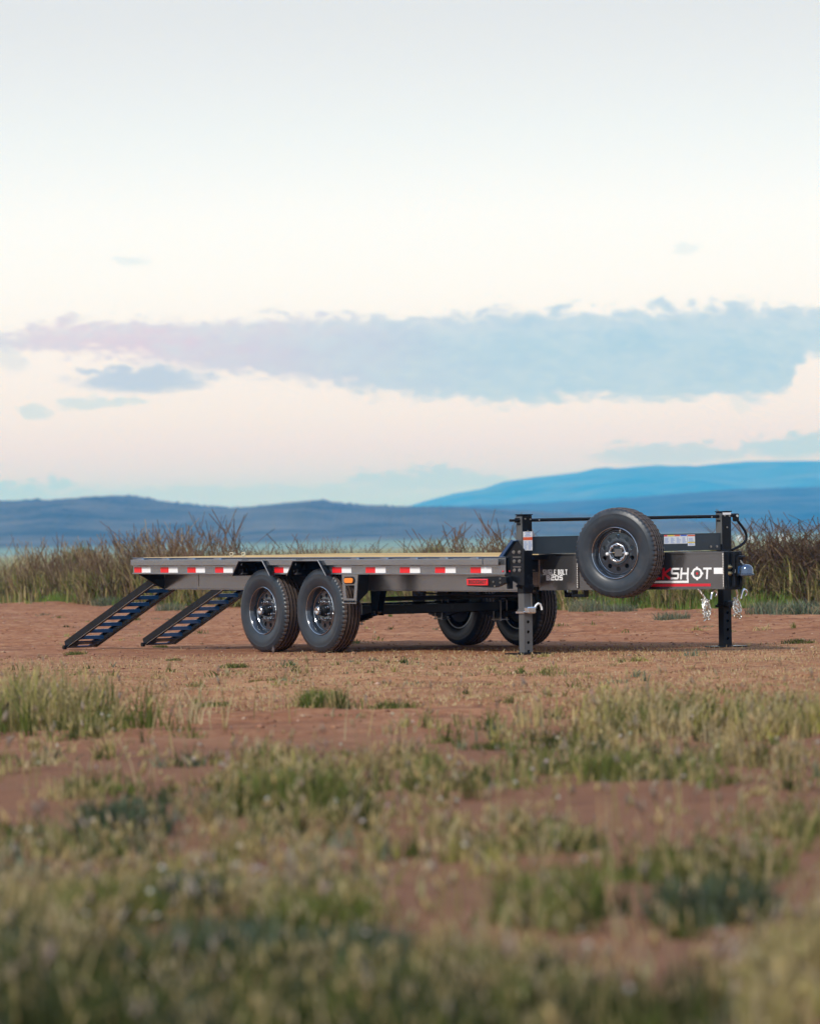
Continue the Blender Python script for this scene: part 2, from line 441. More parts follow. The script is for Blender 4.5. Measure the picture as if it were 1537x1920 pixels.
def ground_mat():
    m, nt, p = newmat('red_dirt_and_plain')
    N = nt.nodes.new; L = nt.links.new
    geo = N('ShaderNodeNewGeometry'); pos = geo.outputs['Position']
    sp = N('ShaderNodeSeparateXYZ'); L(pos, sp.inputs[0])
    def nz(scale, detail=6, rough=0.6, stretch=(1, 1, 1)):
        mp = N('ShaderNodeMapping'); mp.inputs['Scale'].default_value = stretch; L(pos, mp.inputs[0])
        n = N('ShaderNodeTexNoise'); n.inputs['Scale'].default_value = scale; n.inputs['Detail'].default_value = detail; n.inputs['Roughness'].default_value = rough
        L(mp.outputs[0], n.inputs['Vector']); return n.outputs[0]
    def mr(x, a, b, c=0.0, d=1.0):
        n = N('ShaderNodeMapRange'); L(x, n.inputs[0])
        for k, v in ((1, a), (2, b), (3, c), (4, d)): n.inputs[k].default_value = v
        n.interpolation_type = 'SMOOTHSTEP'; return n.outputs[0]
    def mix(f, a, b):
        n = N('ShaderNodeMix'); n.data_type = 'RGBA'
        for s, v in ((n.inputs[0], f), (n.inputs[6], a), (n.inputs[7], b)):
            if isinstance(v, (int, float)): s.default_value = v
            elif isinstance(v, tuple): s.default_value = (*v, 1)
            else: L(v, s)
        return n.outputs[2]
    def mth(op, a, b):
        n = N('ShaderNodeMath'); n.operation = op
        for k, v in enumerate((a, b)):
            if isinstance(v, (int, float)): n.inputs[k].default_value = v
            else: L(v, n.inputs[k])
        return n.outputs[0]
    fine = nz(9, 9, 0.72); mid = nz(0.7, 6, 0.6); grit = nz(45, 5, 0.7); big = nz(0.16, 4, 0.5, (1, 0.6, 1))
    streak = nz(1.3, 8, 0.66, (1.0, 0.55, 1))
    c = mix(mr(mid, 0.35, 0.65), (0.235, 0.098, 0.056), (0.345, 0.175, 0.105))
    c = mix(mr(streak, 0.42, 0.60), c, (0.26, 0.118, 0.068))
    c = mix(mth('MULTIPLY', mr(nz(0.45, 7, 0.7, (0.5, 1.6, 1)), 0.50, 0.62), 0.55), c, (0.19, 0.085, 0.055))
    c = mix(mth('MULTIPLY', mr(nz(1.9, 6, 0.7, (0.6, 1.2, 1)), 0.56, 0.66), 0.5), c, (0.40, 0.26, 0.17))
    c = mix(mth('MULTIPLY', mr(fine, 0.46, 0.68), 0.75), c, (0.42, 0.255, 0.155))
    c = mix(mth('MULTIPLY', mr(fine, 0.47, 0.35), 0.85), c, (0.10, 0.045, 0.028))
    c = mix(mth('MULTIPLY', mr(grit, 0.58, 0.72), 0.6), c, (0.52, 0.36, 0.24))
    c = mix(mth('MULTIPLY', mr(grit, 0.42, 0.3), 0.55), c, (0.10, 0.045, 0.03))
    # straw-littered strip round and before the trailer
    strawm = mth('MULTIPLY', mr(sp.outputs[1], 27.0, 31.0), mr(sp.outputs[1], 43.0, 40.5))
    c = mix(mth('MULTIPLY', mth('MULTIPLY', strawm, mr(grit, 0.40, 0.66)), 0.45), c, (0.48, 0.31, 0.17))
    # the plain beyond the lot
    ed = mth('ADD', mth('SUBTRACT', sp.outputs[1], 73.0), mth('MULTIPLY', sp.outputs[0], 2.0))
    ed = mth('ADD', ed, mth('MULTIPLY', mth('SUBTRACT', mid, 0.5), 9.0))
    g = mix(mr(mid, 0.4, 0.6), (0.115, 0.105, 0.045), (0.17, 0.155, 0.07))
    far = mr(sp.outputs[1], 110.0, 260.0)
    fstripe = nz(0.006, 5, 0.6, (0.5, 1.0, 1))
    g2 = mix(mr(fstripe, 0.42, 0.58), (0.27, 0.255, 0.135), (0.20, 0.225, 0.115))
    g = mix(far, g, g2)
    c = mix(mr(ed, -1.5, 2.5), c, g)
    # dirt in front of the lens: blended towards one darker red-brown
    nearm = mr(sp.outputs[1], 27.0, 20.0)
    c = mix(mth('MULTIPLY', nearm, 0.8), c, (0.175, 0.092, 0.060))
    c = mix(mth('MULTIPLY', mr(nz(1.1, 8, 0.72, (0.35, 1.8, 1)), 0.53, 0.63), 0.6), c, (0.135, 0.062, 0.042))  # dark stretched patches, painted shade of the low dirt relief
    hs = N('ShaderNodeHueSaturation'); hs.inputs['Saturation'].default_value = 1.1; hs.inputs['Value'].default_value = 1.14; L(c, hs.inputs['Color'])
    L(hs.outputs[0], p.inputs['Base Color']); p.inputs['Roughness'].default_value = 0.95
    p.inputs['Specular IOR Level'].default_value = 0.12
    b = N('ShaderNodeBump'); b.inputs['Strength'].default_value = 0.9; b.inputs['Distance'].default_value = 0.02
    h = mth('ADD', mth('MULTIPLY', fine, 1.0), mth('MULTIPLY', grit, 0.35))
    L(h, b.inputs['Height']); L(b.outputs[0], p.inputs['Normal'])
    return m
g = link('ground', me, ground_mat()); tag(g, kind='structure')

# ================================================================== HILLS
def interp_profile(pts, u):
    xs_, ys_ = zip(*pts); return np.interp(u, xs_, ys_)
def ridge(name, pts, dist, depth, rough, col1, col2, seed, tree=0.0, res=900, foot=0.0):
    """heightfield whose crest follows the listed skyline (frame pixels) at its distance"""
    u = np.linspace(-1500, 3050, res)
    left, right = pts[0][1], pts[-1][1]
    prof = interp_profile(pts, u)
    out_l = np.clip(-u / 600, 0, 1); out_r = np.clip((u - 1537) / 600, 0, 1)
    prof = prof + (out_l + out_r) * 14 * fbm(u / 300, u * 0, 4, seed + 3)
    dx = u - 768; dy = prof - YH
    uu = dx * math.cos(ROLL) - dy * math.sin(ROLL); vv = dx * math.sin(ROLL) + dy * math.cos(ROLL)
    hcrest = CAM_H - vv / F_PX * dist
    rows = 26
    t = np.concatenate([np.linspace(0, 1, rows), [1.15, 1.4]])
    ty = dist - depth + depth * t
    shape = np.where(t <= 1, np.sin(t * math.pi / 2) ** 1.25, 1 - (t - 1) * 1.6)
    U = np.repeat(uu[None, :] / F_PX * dist, len(t), 0)
    Yy = np.repeat(ty[:, None], len(u), 1)
    H = hcrest[None, :] * shape[:, None]
    sc = dist / 10
    gul = fbm(U / sc * 1.3, Yy / sc * 0.7, 5, seed) * rough
    tt = np.clip(t, 0, 1); H = H * (1 + gul * (3.5 * tt * (1 - tt) ** 1.3)[:, None])
    lim = hcrest[None, :] * (np.minimum(ty, dist) / dist)[:, None] * .985
    H = np.where((t < .999)[:, None], np.minimum(H, lim), H)
    if tree:
        H = H + tree * np.abs(fbm(U / dist * 1700, Yy / dist * 700, 3, seed + 7)) * np.clip(t, 0, 1)[:, None]
    H[0, :] = -1.0
    m, nt, p = newmat(name + '_cover')
    geo = nt.nodes.new('ShaderNodeNewGeometry')
    n = nt.nodes.new('ShaderNodeTexNoise'); n.inputs['Scale'].default_value = 20 / dist * 3; n.inputs['Detail'].default_value = 10; n.inputs['Roughness'].default_value = 0.7
    nt.links.new(geo.outputs['Position'], n.inputs['Vector'])
    r = nt.nodes.new('ShaderNodeValToRGB'); r.color_ramp.elements[0].position = 0.4; r.color_ramp.elements[1].position = 0.62
    r.color_ramp.elements[0].color = (*col1, 1); r.color_ramp.elements[1].color = (*col2, 1)
    nt.links.new(n.outputs[0], r.inputs[0]); src = r.outputs[0]
    if foot:
        sp = nt.nodes.new('ShaderNodeSeparateXYZ'); nt.links.new(geo.outputs['Position'], sp.inputs[0])
        mr = nt.nodes.new('ShaderNodeMapRange'); mr.inputs[1].default_value = foot * .5; mr.inputs[2].default_value = foot; nt.links.new(sp.outputs[2], mr.inputs[0])
        mxx = nt.nodes.new('ShaderNodeMix'); mxx.data_type = 'RGBA'; mxx.inputs[6].default_value = (.21, .27, .18, 1)
        nt.links.new(mr.outputs[0], mxx.inputs[0]); nt.links.new(src, mxx.inputs[7]); src = mxx.outputs[2]
    nt.links.new(src, p.inputs['Base Color']); p.inputs['Roughness'].default_value = 1.0
    p.inputs['Specular IOR Level'].default_value = 0.0
    me = bpy.data.meshes.new(name)
    co = np.stack([U.ravel(), Yy.ravel(), H.ravel()], 1).astype(np.float32)
    nx, ny_ = len(u), len(t)
    me.vertices.add(len(co)); me.vertices.foreach_set('co', co.ravel())
    i = np.arange(nx - 1)[None, :] + nx * np.arange(ny_ - 1)[:, None]
    q = np.stack([i, i + 1, i + 1 + nx, i + nx], -1).reshape(-1, 4).astype(np.int32)
    me.loops.add(q.size); me.loops.foreach_set('vertex_index', q.ravel())
    me.polygons.add(len(q)); me.polygons.foreach_set('loop_start', np.arange(0, q.size, 4, dtype=np.int32))
    me.polygons.foreach_set('use_smooth', np.ones(len(q), bool))
    me.update(calc_edges=True)
    return tag(link(name, me, m), kind='structure')
near_pts = [(-1500, 960), (-400, 940), (0, 947), (30, 943), (70, 937), (95, 944), (112, 946), (150, 938), (215, 932), (238, 930), (270, 934), (300, 940), (370, 948), (430, 953),
            (480, 952), (520, 947), (560, 943), (590, 940), (606, 938), (626, 943), (680, 948), (760, 951), (830, 951), (1000, 962), (1150, 972), (1300, 985), (1537, 992), (1900, 985), (3050, 990)]
mid_pts = [(-1500, 990), (600, 990), (760, 954), (830, 950), (920, 947), (1000, 944), (1100, 938), (1200, 931), (1288, 924), (1375, 918), (1537, 913), (1900, 905), (3050, 930)]
far_pts = [(-1500, 985), (500, 985), (700, 965), (760, 950), (800, 938), (850, 925), (900, 917), (925, 909), (942, 903), (1000, 895), (1080, 886), (1115, 878), (1135, 876),
           (1155, 879), (1200, 874), (1230, 872), (1290, 876), (1320, 872), (1350, 869), (1400, 865), (1537, 864), (1750, 858), (3050, 900)]
ridge('hills', near_pts, 4200, 1500, 0.5, (0.055, 0.062, 0.048), (0.15, 0.14, 0.105), 4, tree=1.6, res=2600, foot=6.0)
ridge('distant_ridge', mid_pts, 7600, 2400, 0.45, (0.015, 0.03, 0.022), (0.09, 0.09, 0.065), 14, tree=1.0)
ridge('blue_mountain', far_pts, 16000, 4500, 0.35, (0.01, 0.02, 0.02), (0.10, 0.10, 0.08), 24, tree=0.0)

# ================================================================== TRAILER
PSI = R(35.83)
X0, Y0 = 0.817, 39.993
trailer = empty('flatbed_trailer')
tag(trailer, 'black and grey flatbed trailer with spare wheel and lowered ramps parked on red dirt', 'trailer')
PIV = Vector((-3.4, 0, 0))
Fv = Vector((math.sin(PSI), -math.cos(PSI), 0)); Lv = Vector((math.cos(PSI), math.sin(PSI), 0))
Rm = Matrix(((Fv.x, Lv.x, 0), (Fv.y, Lv.y, 0), (0, 0, 1))).to_4x4()
trailer.matrix_world = Matrix.Translation((X0, Y0, 0)) @ Rm @ Matrix.Translation(PIV) @ Matrix.Rotation(R(0.45), 4, 'Y') @ Matrix.Translation(-PIV)
T = trailer
WD = 2.475
TOP = 0.878
# ---- side rails: channel + rub rail + tape
notches = [(-4.169, -4.052, -3.658, -3.538), (-3.261, -3.153, -2.747, -2.622)]
def rail_polys(sgn):
    # sections of fascia between the wheel notches, in x
    secs = [(-6.018, -4.10), (-3.60, -3.20), (-2.69, -0.004)]
    return secs
for side in (0, 1):
    y0 = 0.0 if side == 0 else WD
    s = 1 if side == 0 else -1           # inward direction
    mb = MB()
    for xa, xb in rail_polys(side):
        mb.box(xa, xb, min(y0 + s * 0.0, y0 + s * 0.006), max(y0, y0 + s * 0.006), 0.733, 0.868)            # web
        mb.cbox(xa, xb, min(y0 - s * 0.012, y0 + s * 0.055), max(y0 - s * 0.012, y0 + s * 0.055), 0.722, 0.733, 0.002)     # bottom flange, proud lip
    mb.cbox(-6.018, -0.004, min(y0 - s * 0.002, y0 + s * 0.055), max(y0 - s * 0.002, y0 + s * 0.055), 0.868, 0.8785, 0.002)  # top flange runs through
    mb.box(-4.10, -3.60, min(y0 + s * .001, y0 + s * .007), max(y0 + s * .001, y0 + s * .007), 0.850, 0.868)
    mb.box(-3.20, -2.69, min(y0 + s * .001, y0 + s * .007), max(y0 + s * .001, y0 + s * .007), 0.850, 0.868)
    mb.build('side_rail', M_GREY, T)
    rr = MB()
    for xa, xb in ((-6.0, -4.06), (-3.64, -3.16), (-2.74, -0.29), (-0.275, -0.06)):
        a, b = sorted((y0 - s * 0.042, y0 - s * 0.032))
        rr.cbox(xa, xb, a, b, 0.806, 0.862, 0.003)
    rr.build('rub_rail', M_GREY, T)
    MB().tube([(-6.016, y0 - s * .001, .8745), (-.006, y0 - s * .001, .8745)], .0068, 12).build('rounded_rail_edge', M_DCHROME, T, smooth=True)
    x = -5.85
    while x < -0.2:
        if not (-4.15 < x < -3.55 or -3.3 < x < -2.65):
            st = MB()
            a, b = sorted((y0 - s * 0.031, y0 - s * 0.001))
            st.box(x - 0.045, x - 0.039, a, b, 0.802, 0.866); st.box(x + 0.039, x + 0.045, a, b, 0.802, 0.866)
            st.poly([(x - .06, y0 - s * 0.036, .862), (x - .039, y0 - s * 0.036, .874), (x + .039, y0 - s * 0.036, .874), (x + .06, y0 - s * 0.036, .862)], (0, s * 0.03, 0))
            st.build('stake_pocket', M_GREY, T)
        x += 0.452
# DOT tape on both sides
tapes = [(-5.995, -5.859, -5.704), (-5.525, -5.38, -5.222), (-5.05, -4.903, -4.747), (-4.57, -4.427, -4.27), (-3.57, -3.418, -3.272), (-2.629, -2.479, -2.329),
         (-2.102, -1.951, -1.793), (-1.572, -1.419, -1.267), (-1.038, -0.886, -0.733), (-0.513, -0.359, -0.206)]
for (a, b, c) in tapes:
    for y0, s in ((0.0, -1), (WD, 1)):
        o = MB().box(a, b, min(y0, y0 + s * .0015), max(y0, y0 + s * .0015), .737, .789, 0).box(b, c, min(y0, y0 + s * .0015), max(y0, y0 + s * .0015), .737, .789, 1).build('reflective_tape', [M_RED, M_WHITE], T)
# fender arches
for (a, b, c, d) in notches:
    for y0, s in ((0.0, 1), (WD, -1)):
        th = 0.007
        outer = [(a, .709), (b, .849), (c, .849), (d, .712)]
        inner = [(d - .012, .712), (c - .006, .849 - th), (b + .006, .849 - th), (a + .012, .709)]
        pts = [(x, y0 - s * 0.077, z) for x, z in outer + inner]
        fm = MB().poly(pts, (0, s * 0.42, 0))
        fm.build('fender', M_BLACK, T)
        MB().tube([(a, y0 - s * 0.078, .709), (b, y0 - s * 0.078, .849), (c, y0 - s * 0.078, .849), (d, y0 - s * 0.078, .712)], 0.004, 6).build('fender_edge', M_STEEL, T)
# small green-free gap filler: dark underside brackets between fenders
# ---- deck planks
pw = (WD - 0.12) / 9
for k in range(9):
    ya = 0.06 + k * pw
    zt = 0.8835 + random.uniform(-.0015, .002)
    MB().cbox(-5.93, -0.0195, ya + .003, ya + pw - .003, zt - .038, zt, .003).build('plank', M_WOOD, T)
# ---- rear and front cross channels, cross members
MB().cbox(-6.018, -5.94, 0.058, WD - .058, .74, .876, .003).build('rear_cross_channel', M_GREY, T)
MB().cbox(-0.33, -0.27, 0.058, WD - .058, .735, .8425, .003).build('front_cross_channel', M_BLACK, T)
for k in range(12):
    x = -5.6 + k * 0.48
    MB().box(x, x + .045, 0.058, WD - .058, .765, .843).build('crossmember', M_BLACKM, T)
for y in (.30, WD - .30):
    s = 1 if y < 1 else -1
    b = MB()
    ya, yb = sorted((y, y + s * .10))
    ym = (ya + yb) / 2
    b.cbox(-5.93, -.10, ya, yb, .566, .577, .002)
    b.cbox(-5.93, -.10, ya, yb, .748, .760, .002)
    b.box(-5.93, -.10, ym - .004, ym + .004, .577, .748)
    b.build('main_beam', M_GREY, T)
    # boxed stretch of the web, flush with the flanges
    MB().box(-5.92, -.12, y if s > 0 else y - .006, y + .006 if s > 0 else y, .5775, .7475).build('beam_side_plate', M_GREY, T)
    # rear outrigger gusset
    y0 = 0.004 if s > 0 else WD - .004
    MB().poly([(-5.935, y0, .721), (-5.935, y, .721), (-5.935, y, .565)], (.012, 0, 0)).build('rear_gusset', M_BLACK, T)
# weld line near rear end of near beam
MB().tube([(-5.32, .297, .73), (-5.32, .297, .60)], .0035, 5).build('weld_bead', M_STEEL, T)
# outriggers


# ---- front corner gussets
gp = [(-.062, .876), (.100, 1.012), (.128, 1.012), (.228, .934), (.220, .628), (.139, .637), (-.013, .697), (-.059, .711)]
for y0, s in ((.028, 1), (WD - .028, -1)):
    if s < 0:
        MB().poly([(-.062, y0, .876), (.228, y0, .876), (.220, y0, .628), (.139, y0, .637), (-.013, y0, .697), (-.059, y0, .711)], (0, s * .012, 0)).build('corner_gusset', M_BLACK, T)
        continue
    MB().poly([(x, y0, z) for x, z in gp], (0, s * .012, 0)).build('corner_gusset', M_BLACK, T)
    pts = [(-.118, y0 - s * .022, .873), (-.062, y0 - s * .022, .8735), (.104, y0 - s * .022, 1.016), (.075, y0 - s * .022, 1.026)]
    MB().poly(pts, (0, s * .06, 0)).build('gusset_flange', M_BLACKSKY, T)
    for (bx, bz) in ((.085, .918), (.165, .918), (.09, .839), (.165, .839), (.092, .761), (.165, .761)):
        MB().lathe([(0, .0001), (0, .016), (.006, .016), (.006, .011), (.014, .010), (.014, .0001)], 8).build('bolt', M_STEEL, T, loc=(bx, y0 - s * .001, bz), rot=(0, 0, 0 if s < 0 else math.pi))
    for bz in (.875, .790):
        MB().box(.068, .183, y0 - s * .002 - .001, y0 - s * .002 + .001, bz - .003, bz + .003).build('slot_edge', M_STEEL, T)

# ---- headboard between the jacks
MB().box(-.0185, -.0065, .058, WD - .058, .845, .889).build('front_edge_strip', M_BLACKM, T)
hb = MB().cbox(.112, .130, .182, WD - .165, .8985, 1.044, .002).cbox(.09, .131, .182, WD - .165, 1.044, 1.050, .001)
headboard = hb.build('headboard', M_SLATE, T)
def label_sheet(name, parent, y0, y1, z0, z1, x, bands, rows, cols, seed):
    """printed sticker on an X-facing surface: white vinyl with colour bands and lines of print"""
    rnd = random.Random(seed)
    st = MB().box(x, x + .0012, y0, y1, z0, z1).build(name, M_PAPER, parent)
    for (ya, yb, za, zb, m) in bands:
        MB().box(x + .0013, x + .0020, y0 + (y1 - y0) * ya, y0 + (y1 - y0) * yb, z0 + (z1 - z0) * za, z0 + (z1 - z0) * zb).build('print_band', m, st if st.parent is T else parent)
    pr = MB()
    for c in range(cols):
        ca, cb = y0 + (y1 - y0) * (c + .12) / cols, y0 + (y1 - y0) * (c + .88) / cols
        for r in range(rows):
            z = z0 + (z1 - z0) * (.08 + .66 * r / rows)
            pr.box(x + .0013, x + .0019, ca, ca + (cb - ca) * rnd.uniform(.55, 1), z, z + (z1 - z0) * .30 / rows)
    pr.build('print_lines', M_BLUEP, st if st.parent is T else parent)['kind'] = 'stuff'
    return st
label_sheet('warning_sticker', T, 1.660, 1.926, .962, 1.041, .130, [(0, .14, .84, .99, M_RED), (.16, .42, .84, .99, M_YELLOW), (.44, .68, .84, .99, M_ORANGE), (.70, .97, .84, .99, M_DBLUE)], 7, 4, 1)
label_sheet('warning_sticker', T, 1.930, 2.012, .940, 1.041, .130, [(0, 1, .86, .97, M_ORANGE), (0.02, .98, .26, .36, M_YELLOW)], 9, 1, 2)
for yy in (2.19, 2.26):
    MB().lathe([(0, .0001), (0, .011), (.010, .010), (.010, .0001)], 8).build('bolt', M_STEEL, T, loc=(.131, yy, .93), rot=(0, 0, -math.pi / 2))

# ---- drop-leg jacks
def jack(y0, first):
    y1 = y0 + .108
    xa, xb = .058, .152
    j = MB().cbox(xa, xb, y0, y1, .56, 1.236, .006).cbox(xa - .004, xb + .004, y0 - .004, y1 + .006, 1.2362, 1.246, .002).cbox(xa - .006, xb + .006, y0 - .006, y1 + .006, .612, .632, .003).build('jack', M_BLACK, T)
    # added grey skin, paints the lit tone of the near flank, 3 mm proud
    MB().box(xa + .008, xb - .003, y0 - .003, y0 - .0002, .95, 1.225).build('jack_lit_flank', M_JACK, j)
    sl = MB().cbox(xa + .006, xb - .006, y0 + .005, y1 - .005, .40, .5595, .005).cbox(xa + .001, xb - .001, y0 + .0, y1 - .0, .392, .42, .003)
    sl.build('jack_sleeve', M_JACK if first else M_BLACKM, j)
    # drop leg: a real square tube with pin holes in its front face
    z0 = .042 if first else .038
    lx0, lx1, ly0, ly1 = xa + .010, xb - .010, y0 + .009, y1 - .009
    leg = MB()
    leg.box(lx0, lx1, ly0, ly0 + .007, z0, .395)
    leg.box(lx0, lx1, ly1 - .007, ly1, z0, .395)
    leg.box(lx0, lx0 + .007, ly0 + .007, ly1 - .007, z0, .395)
    holes = [.311, .224, .132, .055] if first else [.335, .262, .185, .105]
    # front face as strips with hexadecagon holes
    zc = z0
    ym = (ly0 + ly1) / 2; r = .0145
    def plate_with_hole(za, zb, zh):
        n = 16
        ring = [(lx1, ym + r * math.cos(2 * math.pi * k / n), zh + r * math.sin(2 * math.pi * k / n)) for k in range(n)]
        def onsq(k):
            an = 2 * math.pi * k / n; c, s_ = math.cos(an), math.sin(an)
            hw = (ly1 - ly0 - .014) / 2
            ta = hw / abs(c) if abs(c) > 1e-6 else 1e9
            tb = (zb - zh if s_ > 0 else zh - za) / abs(s_) if abs(s_) > 1e-6 else 1e9
            t = min(ta, tb); return (lx1, ym + t * c, zh + t * s_)
        sq = [onsq(k) for k in range(n)]
        corners = []
        b = len(leg.v)
        vs = ring + sq + [(p[0] - .008, p[1], p[2]) for p in ring]
        fs = [(k, (k + 1) % n, n + (k + 1) % n, n + k) for k in range(n)] + [(k, 2 * n + k, 2 * n + (k + 1) % n, (k + 1) % n) for k in range(n)]
        leg.add(vs, fs)
        hw = (ly1 - ly0 - .014) / 2
        for sy in (-1, 1):
            for (ze, sz) in ((zb, 1), (za, -1)):
                cand = [p for p in sq if (p[1] - ym) * sy >= -1e-6 and (p[2] - zh) * sz >= 0]
                side = max((p for p in cand if abs(abs(p[1] - ym) - hw) < 1e-5), key=lambda p: abs(p[2] - zh), default=None)
                tb = max((p for p in cand if abs(p[2] - ze) < 1e-5), key=lambda p: abs(p[1] - ym), default=None)
                if side and tb and side is not tb:
                    leg.add([side, (lx1, ym + sy * hw, ze), tb], [(0, 1, 2)])
    hs = sorted(holes)
    zprev = z0
    for k, zh in enumerate(hs):
        znext = (zh + hs[k + 1]) / 2 if k + 1 < len(hs) else .395
        plate_with_hole(zprev, znext, zh); zprev = znext
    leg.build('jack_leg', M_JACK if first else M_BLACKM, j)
    foot = MB().cbox(xa - .06, xb + .06, y0 - .10, y1 + .14, z0 - .011, z0, .002).box(xa + .0, xb - .0, y0 + .004, y1 - .004, z0, z0 + .006)
    foot.build('foot_plate', M_BLACK, j)
    for (by, bz) in ((y0 + .085, 1.20), (y0 + .03, 1.205), (y0 + .055, 1.10)):
        MB().lathe([(0, .0001), (0, .008), (.006, .007), (.006, .0001)], 8).build('bolt', M_STEEL, j, loc=(xb, by, bz), rot=(0, 0, -math.pi / 2))
    # oval slots near the head on the flank
    MB().cbox(xa + .02, xb - .02, y0 - .006, y0 - .003, 1.150, 1.168, .002).build('slot_cover', M_BLACK, j)
    # snap lock: bracket, band and lever
    MB().cbox(xb - .010, xb + .050, y0 + .006, y1 - .006, .385, .442, .010).cbox(xa - .012, xb + .006, y0 - .010, y0 + .012, .385, .405, .003).build('lock_bracket', M_CHROME if first else M_BLACK, j)
    if first:
        h = [(xb + .02, y1 - .01, .425), (xb + .02, y1 + .012, .455), (xb + .02, y1 + .034, .47), (xb + .02, y1 + .056, .462), (xb + .02, y1 + .070, .435), (xb + .02, y1 + .074, .412)]
        MB().tube(h, .0095, 8).build('lock_lever', M_WHITE, j, smooth=True, angle=60)
        MB().tube([(xb + .012, y1 - .03, .44), (xb + .012, y1 - .034, .56)], .003, 6).build('lock_cable', M_STEEL, j)
        MB().tube([(xb + .014, y1 - .008, .44), (xb + .012, y1 - .008, .53)], .005, 6).build('lock_spring', M_BLACK, j)
    return j
j1 = jack(.072, True)
j2 = jack(2.312, False)
# jack sticker (white with orange band)
def jack_sticker():
    st = MB().box(.1522, .1534, .078, .176, .931, 1.094).build('warning_sticker', M_PAPER, j1)
    MB().box(.1535, .1541, .078, .176, 1.020, 1.046).build('sticker_band', M_ORANGE, j1)
    pr = MB(); rnd = random.Random(4)
    for c in range(2):
        for r in range(11):
            z = .938 + r * .0068
            ya = .083 + c * .048
            pr.box(.1535, .1541, ya, ya + rnd.uniform(.026, .042), z, z + .003)
    for r, (a, b) in enumerate(((.095, .160), (.105, .150), (.098, .158))):
        pr.box(.1535, .1541, a, b, 1.054 + r * .013, 1.061 + r * .013)
    pr.build('print_lines', M_BLUEP, j1)['kind'] = 'stuff'
jack_sticker()
MB().box(.1522, .1534, 2.318, 2.414, 1.212, 1.232).build('warning_sticker', M_PAPER, j2)
# shaft between the jacks
MB().tube([(.105, .18, 1.193), (.105, 2.312, 1.199)], .0155, 16).build('jack_shaft', M_BLACK, T, smooth=True)
MB().tube([(.105, .072, 1.193), (.105, .035, 1.193)], .024, 6).tube([(.105, .036, 1.193), (.105, -.028, 1.192)], .012, 12).build('shaft_end', M_BLACK, T)
for yy in (.28, 2.22):
    MB().tube([(.105, yy, 1.193), (.122, yy, 1.194)], .007, 8).build('shaft_pin', M_STEEL, T)
# crank handle
crank = MB().tube([(.105, 2.42, 1.205), (.105, 2.50, 1.208)], .016, 12).cbox(.082, .128, 2.485, 2.535, 1.150, 1.222, .008).build('crank_handle', M_BLACK, T)
MB().tube([(.105, 2.525, 1.165), (.105, 2.546, 1.140), (.105, 2.585, 1.10), (.105, 2.618, 1.06), (.105, 2.632, 1.02), (.105, 2.626, .985), (.105, 2.602, .957), (.105, 2.56, .932), (.105, 2.46, .894)], .0125, 10).build('crank_arm', M_BLACK, crank, smooth=True, angle=60)
MB().lathe([(0, .0001), (0, .013), (.006, .012), (.006, .0001)], 12).build('crank_bolt', M_CHROME, crank, loc=(.129, 2.508, 1.200), rot=(0, 0, -math.pi / 2))

# ---- tongue: two converging I-beams
du = Vector((.9077, .4198, 0)).normalized(); nb = Vector((.4198, -.9077, 0)).normalized()
B = Vector((1.55, 1.18, 0))
def tp(s, z, o=0.0):
    return B + du * s + nb * o + Vector((0, 0, z))
def tmat(mirror=False):
    m = Matrix(((du.x, -nb.x, 0, B.x), (du.y, -nb.y, 0, B.y), (0, 0, 1, 0), (0, 0, 0, 1)))   # local x along beam, local y into the beam
    if mirror:
        m = Matrix.Translation((0, WD + .02, 0)) @ Matrix.Diagonal((1, -1, 1, 1)) @ m
    return m
for mir in (False, True):
    M = tmat(mir)
    t = MB()
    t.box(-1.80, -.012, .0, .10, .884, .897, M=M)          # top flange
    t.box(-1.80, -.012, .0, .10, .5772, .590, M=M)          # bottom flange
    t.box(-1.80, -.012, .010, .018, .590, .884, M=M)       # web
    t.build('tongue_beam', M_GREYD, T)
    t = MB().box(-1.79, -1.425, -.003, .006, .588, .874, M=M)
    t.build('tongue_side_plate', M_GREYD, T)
# bright upper and lower edge lines and weld beads of the near beam
def weld(p, q, n=28, r=.006):
    w = MB(); p = Vector(p); q = Vector(q)
    w.tube([p.lerp(q, k / n) for k in range(n + 1)], [r * (1.25 if k % 2 else .7) for k in range(n + 1)], 6)
    return w.build('weld_bead', M_STEEL, T)
weld(tp(-1.795, .59, .004), tp(-1.795, .872, .004)); weld(tp(-1.42, .59, .004), tp(-1.42, .872, .004)); weld(tp(-.018, .59, .006), tp(-.018, .884, .006))
# nose plate and adjustable channel
nose = MB().cbox(1.545, 1.60, 1.168, 1.325, .572, .899, .004).build('nose_plate', M_BLACK, T)
ch = MB().cbox(1.6003, 1.640, 1.205, 1.218, .60, .885, .002).cbox(1.6003, 1.640, 1.282, 1.295, .60, .885, .002).cbox(1.6003, 1.610, 1.218, 1.282, .60, .885, .002).build('coupler_channel', M_BLACKM, T)
for bz in (.767, .712):
    MB().lathe([(0, .0001), (0, .021), (.005, .021), (.005, .013), (.020, .012), (.020, .006), (.034, .006), (.034, .0001)], 16).build('coupler_bolt', M_ZINC, T, loc=(1.60, 1.186, bz), rot=(0, 0, -math.pi / 2))
for k, z in enumerate((.74, .732, .724, .716)):
    MB().box(1.6403, 1.641, 1.210, 1.216, z, z + .003).build('print_lines', M_PAPER, T)
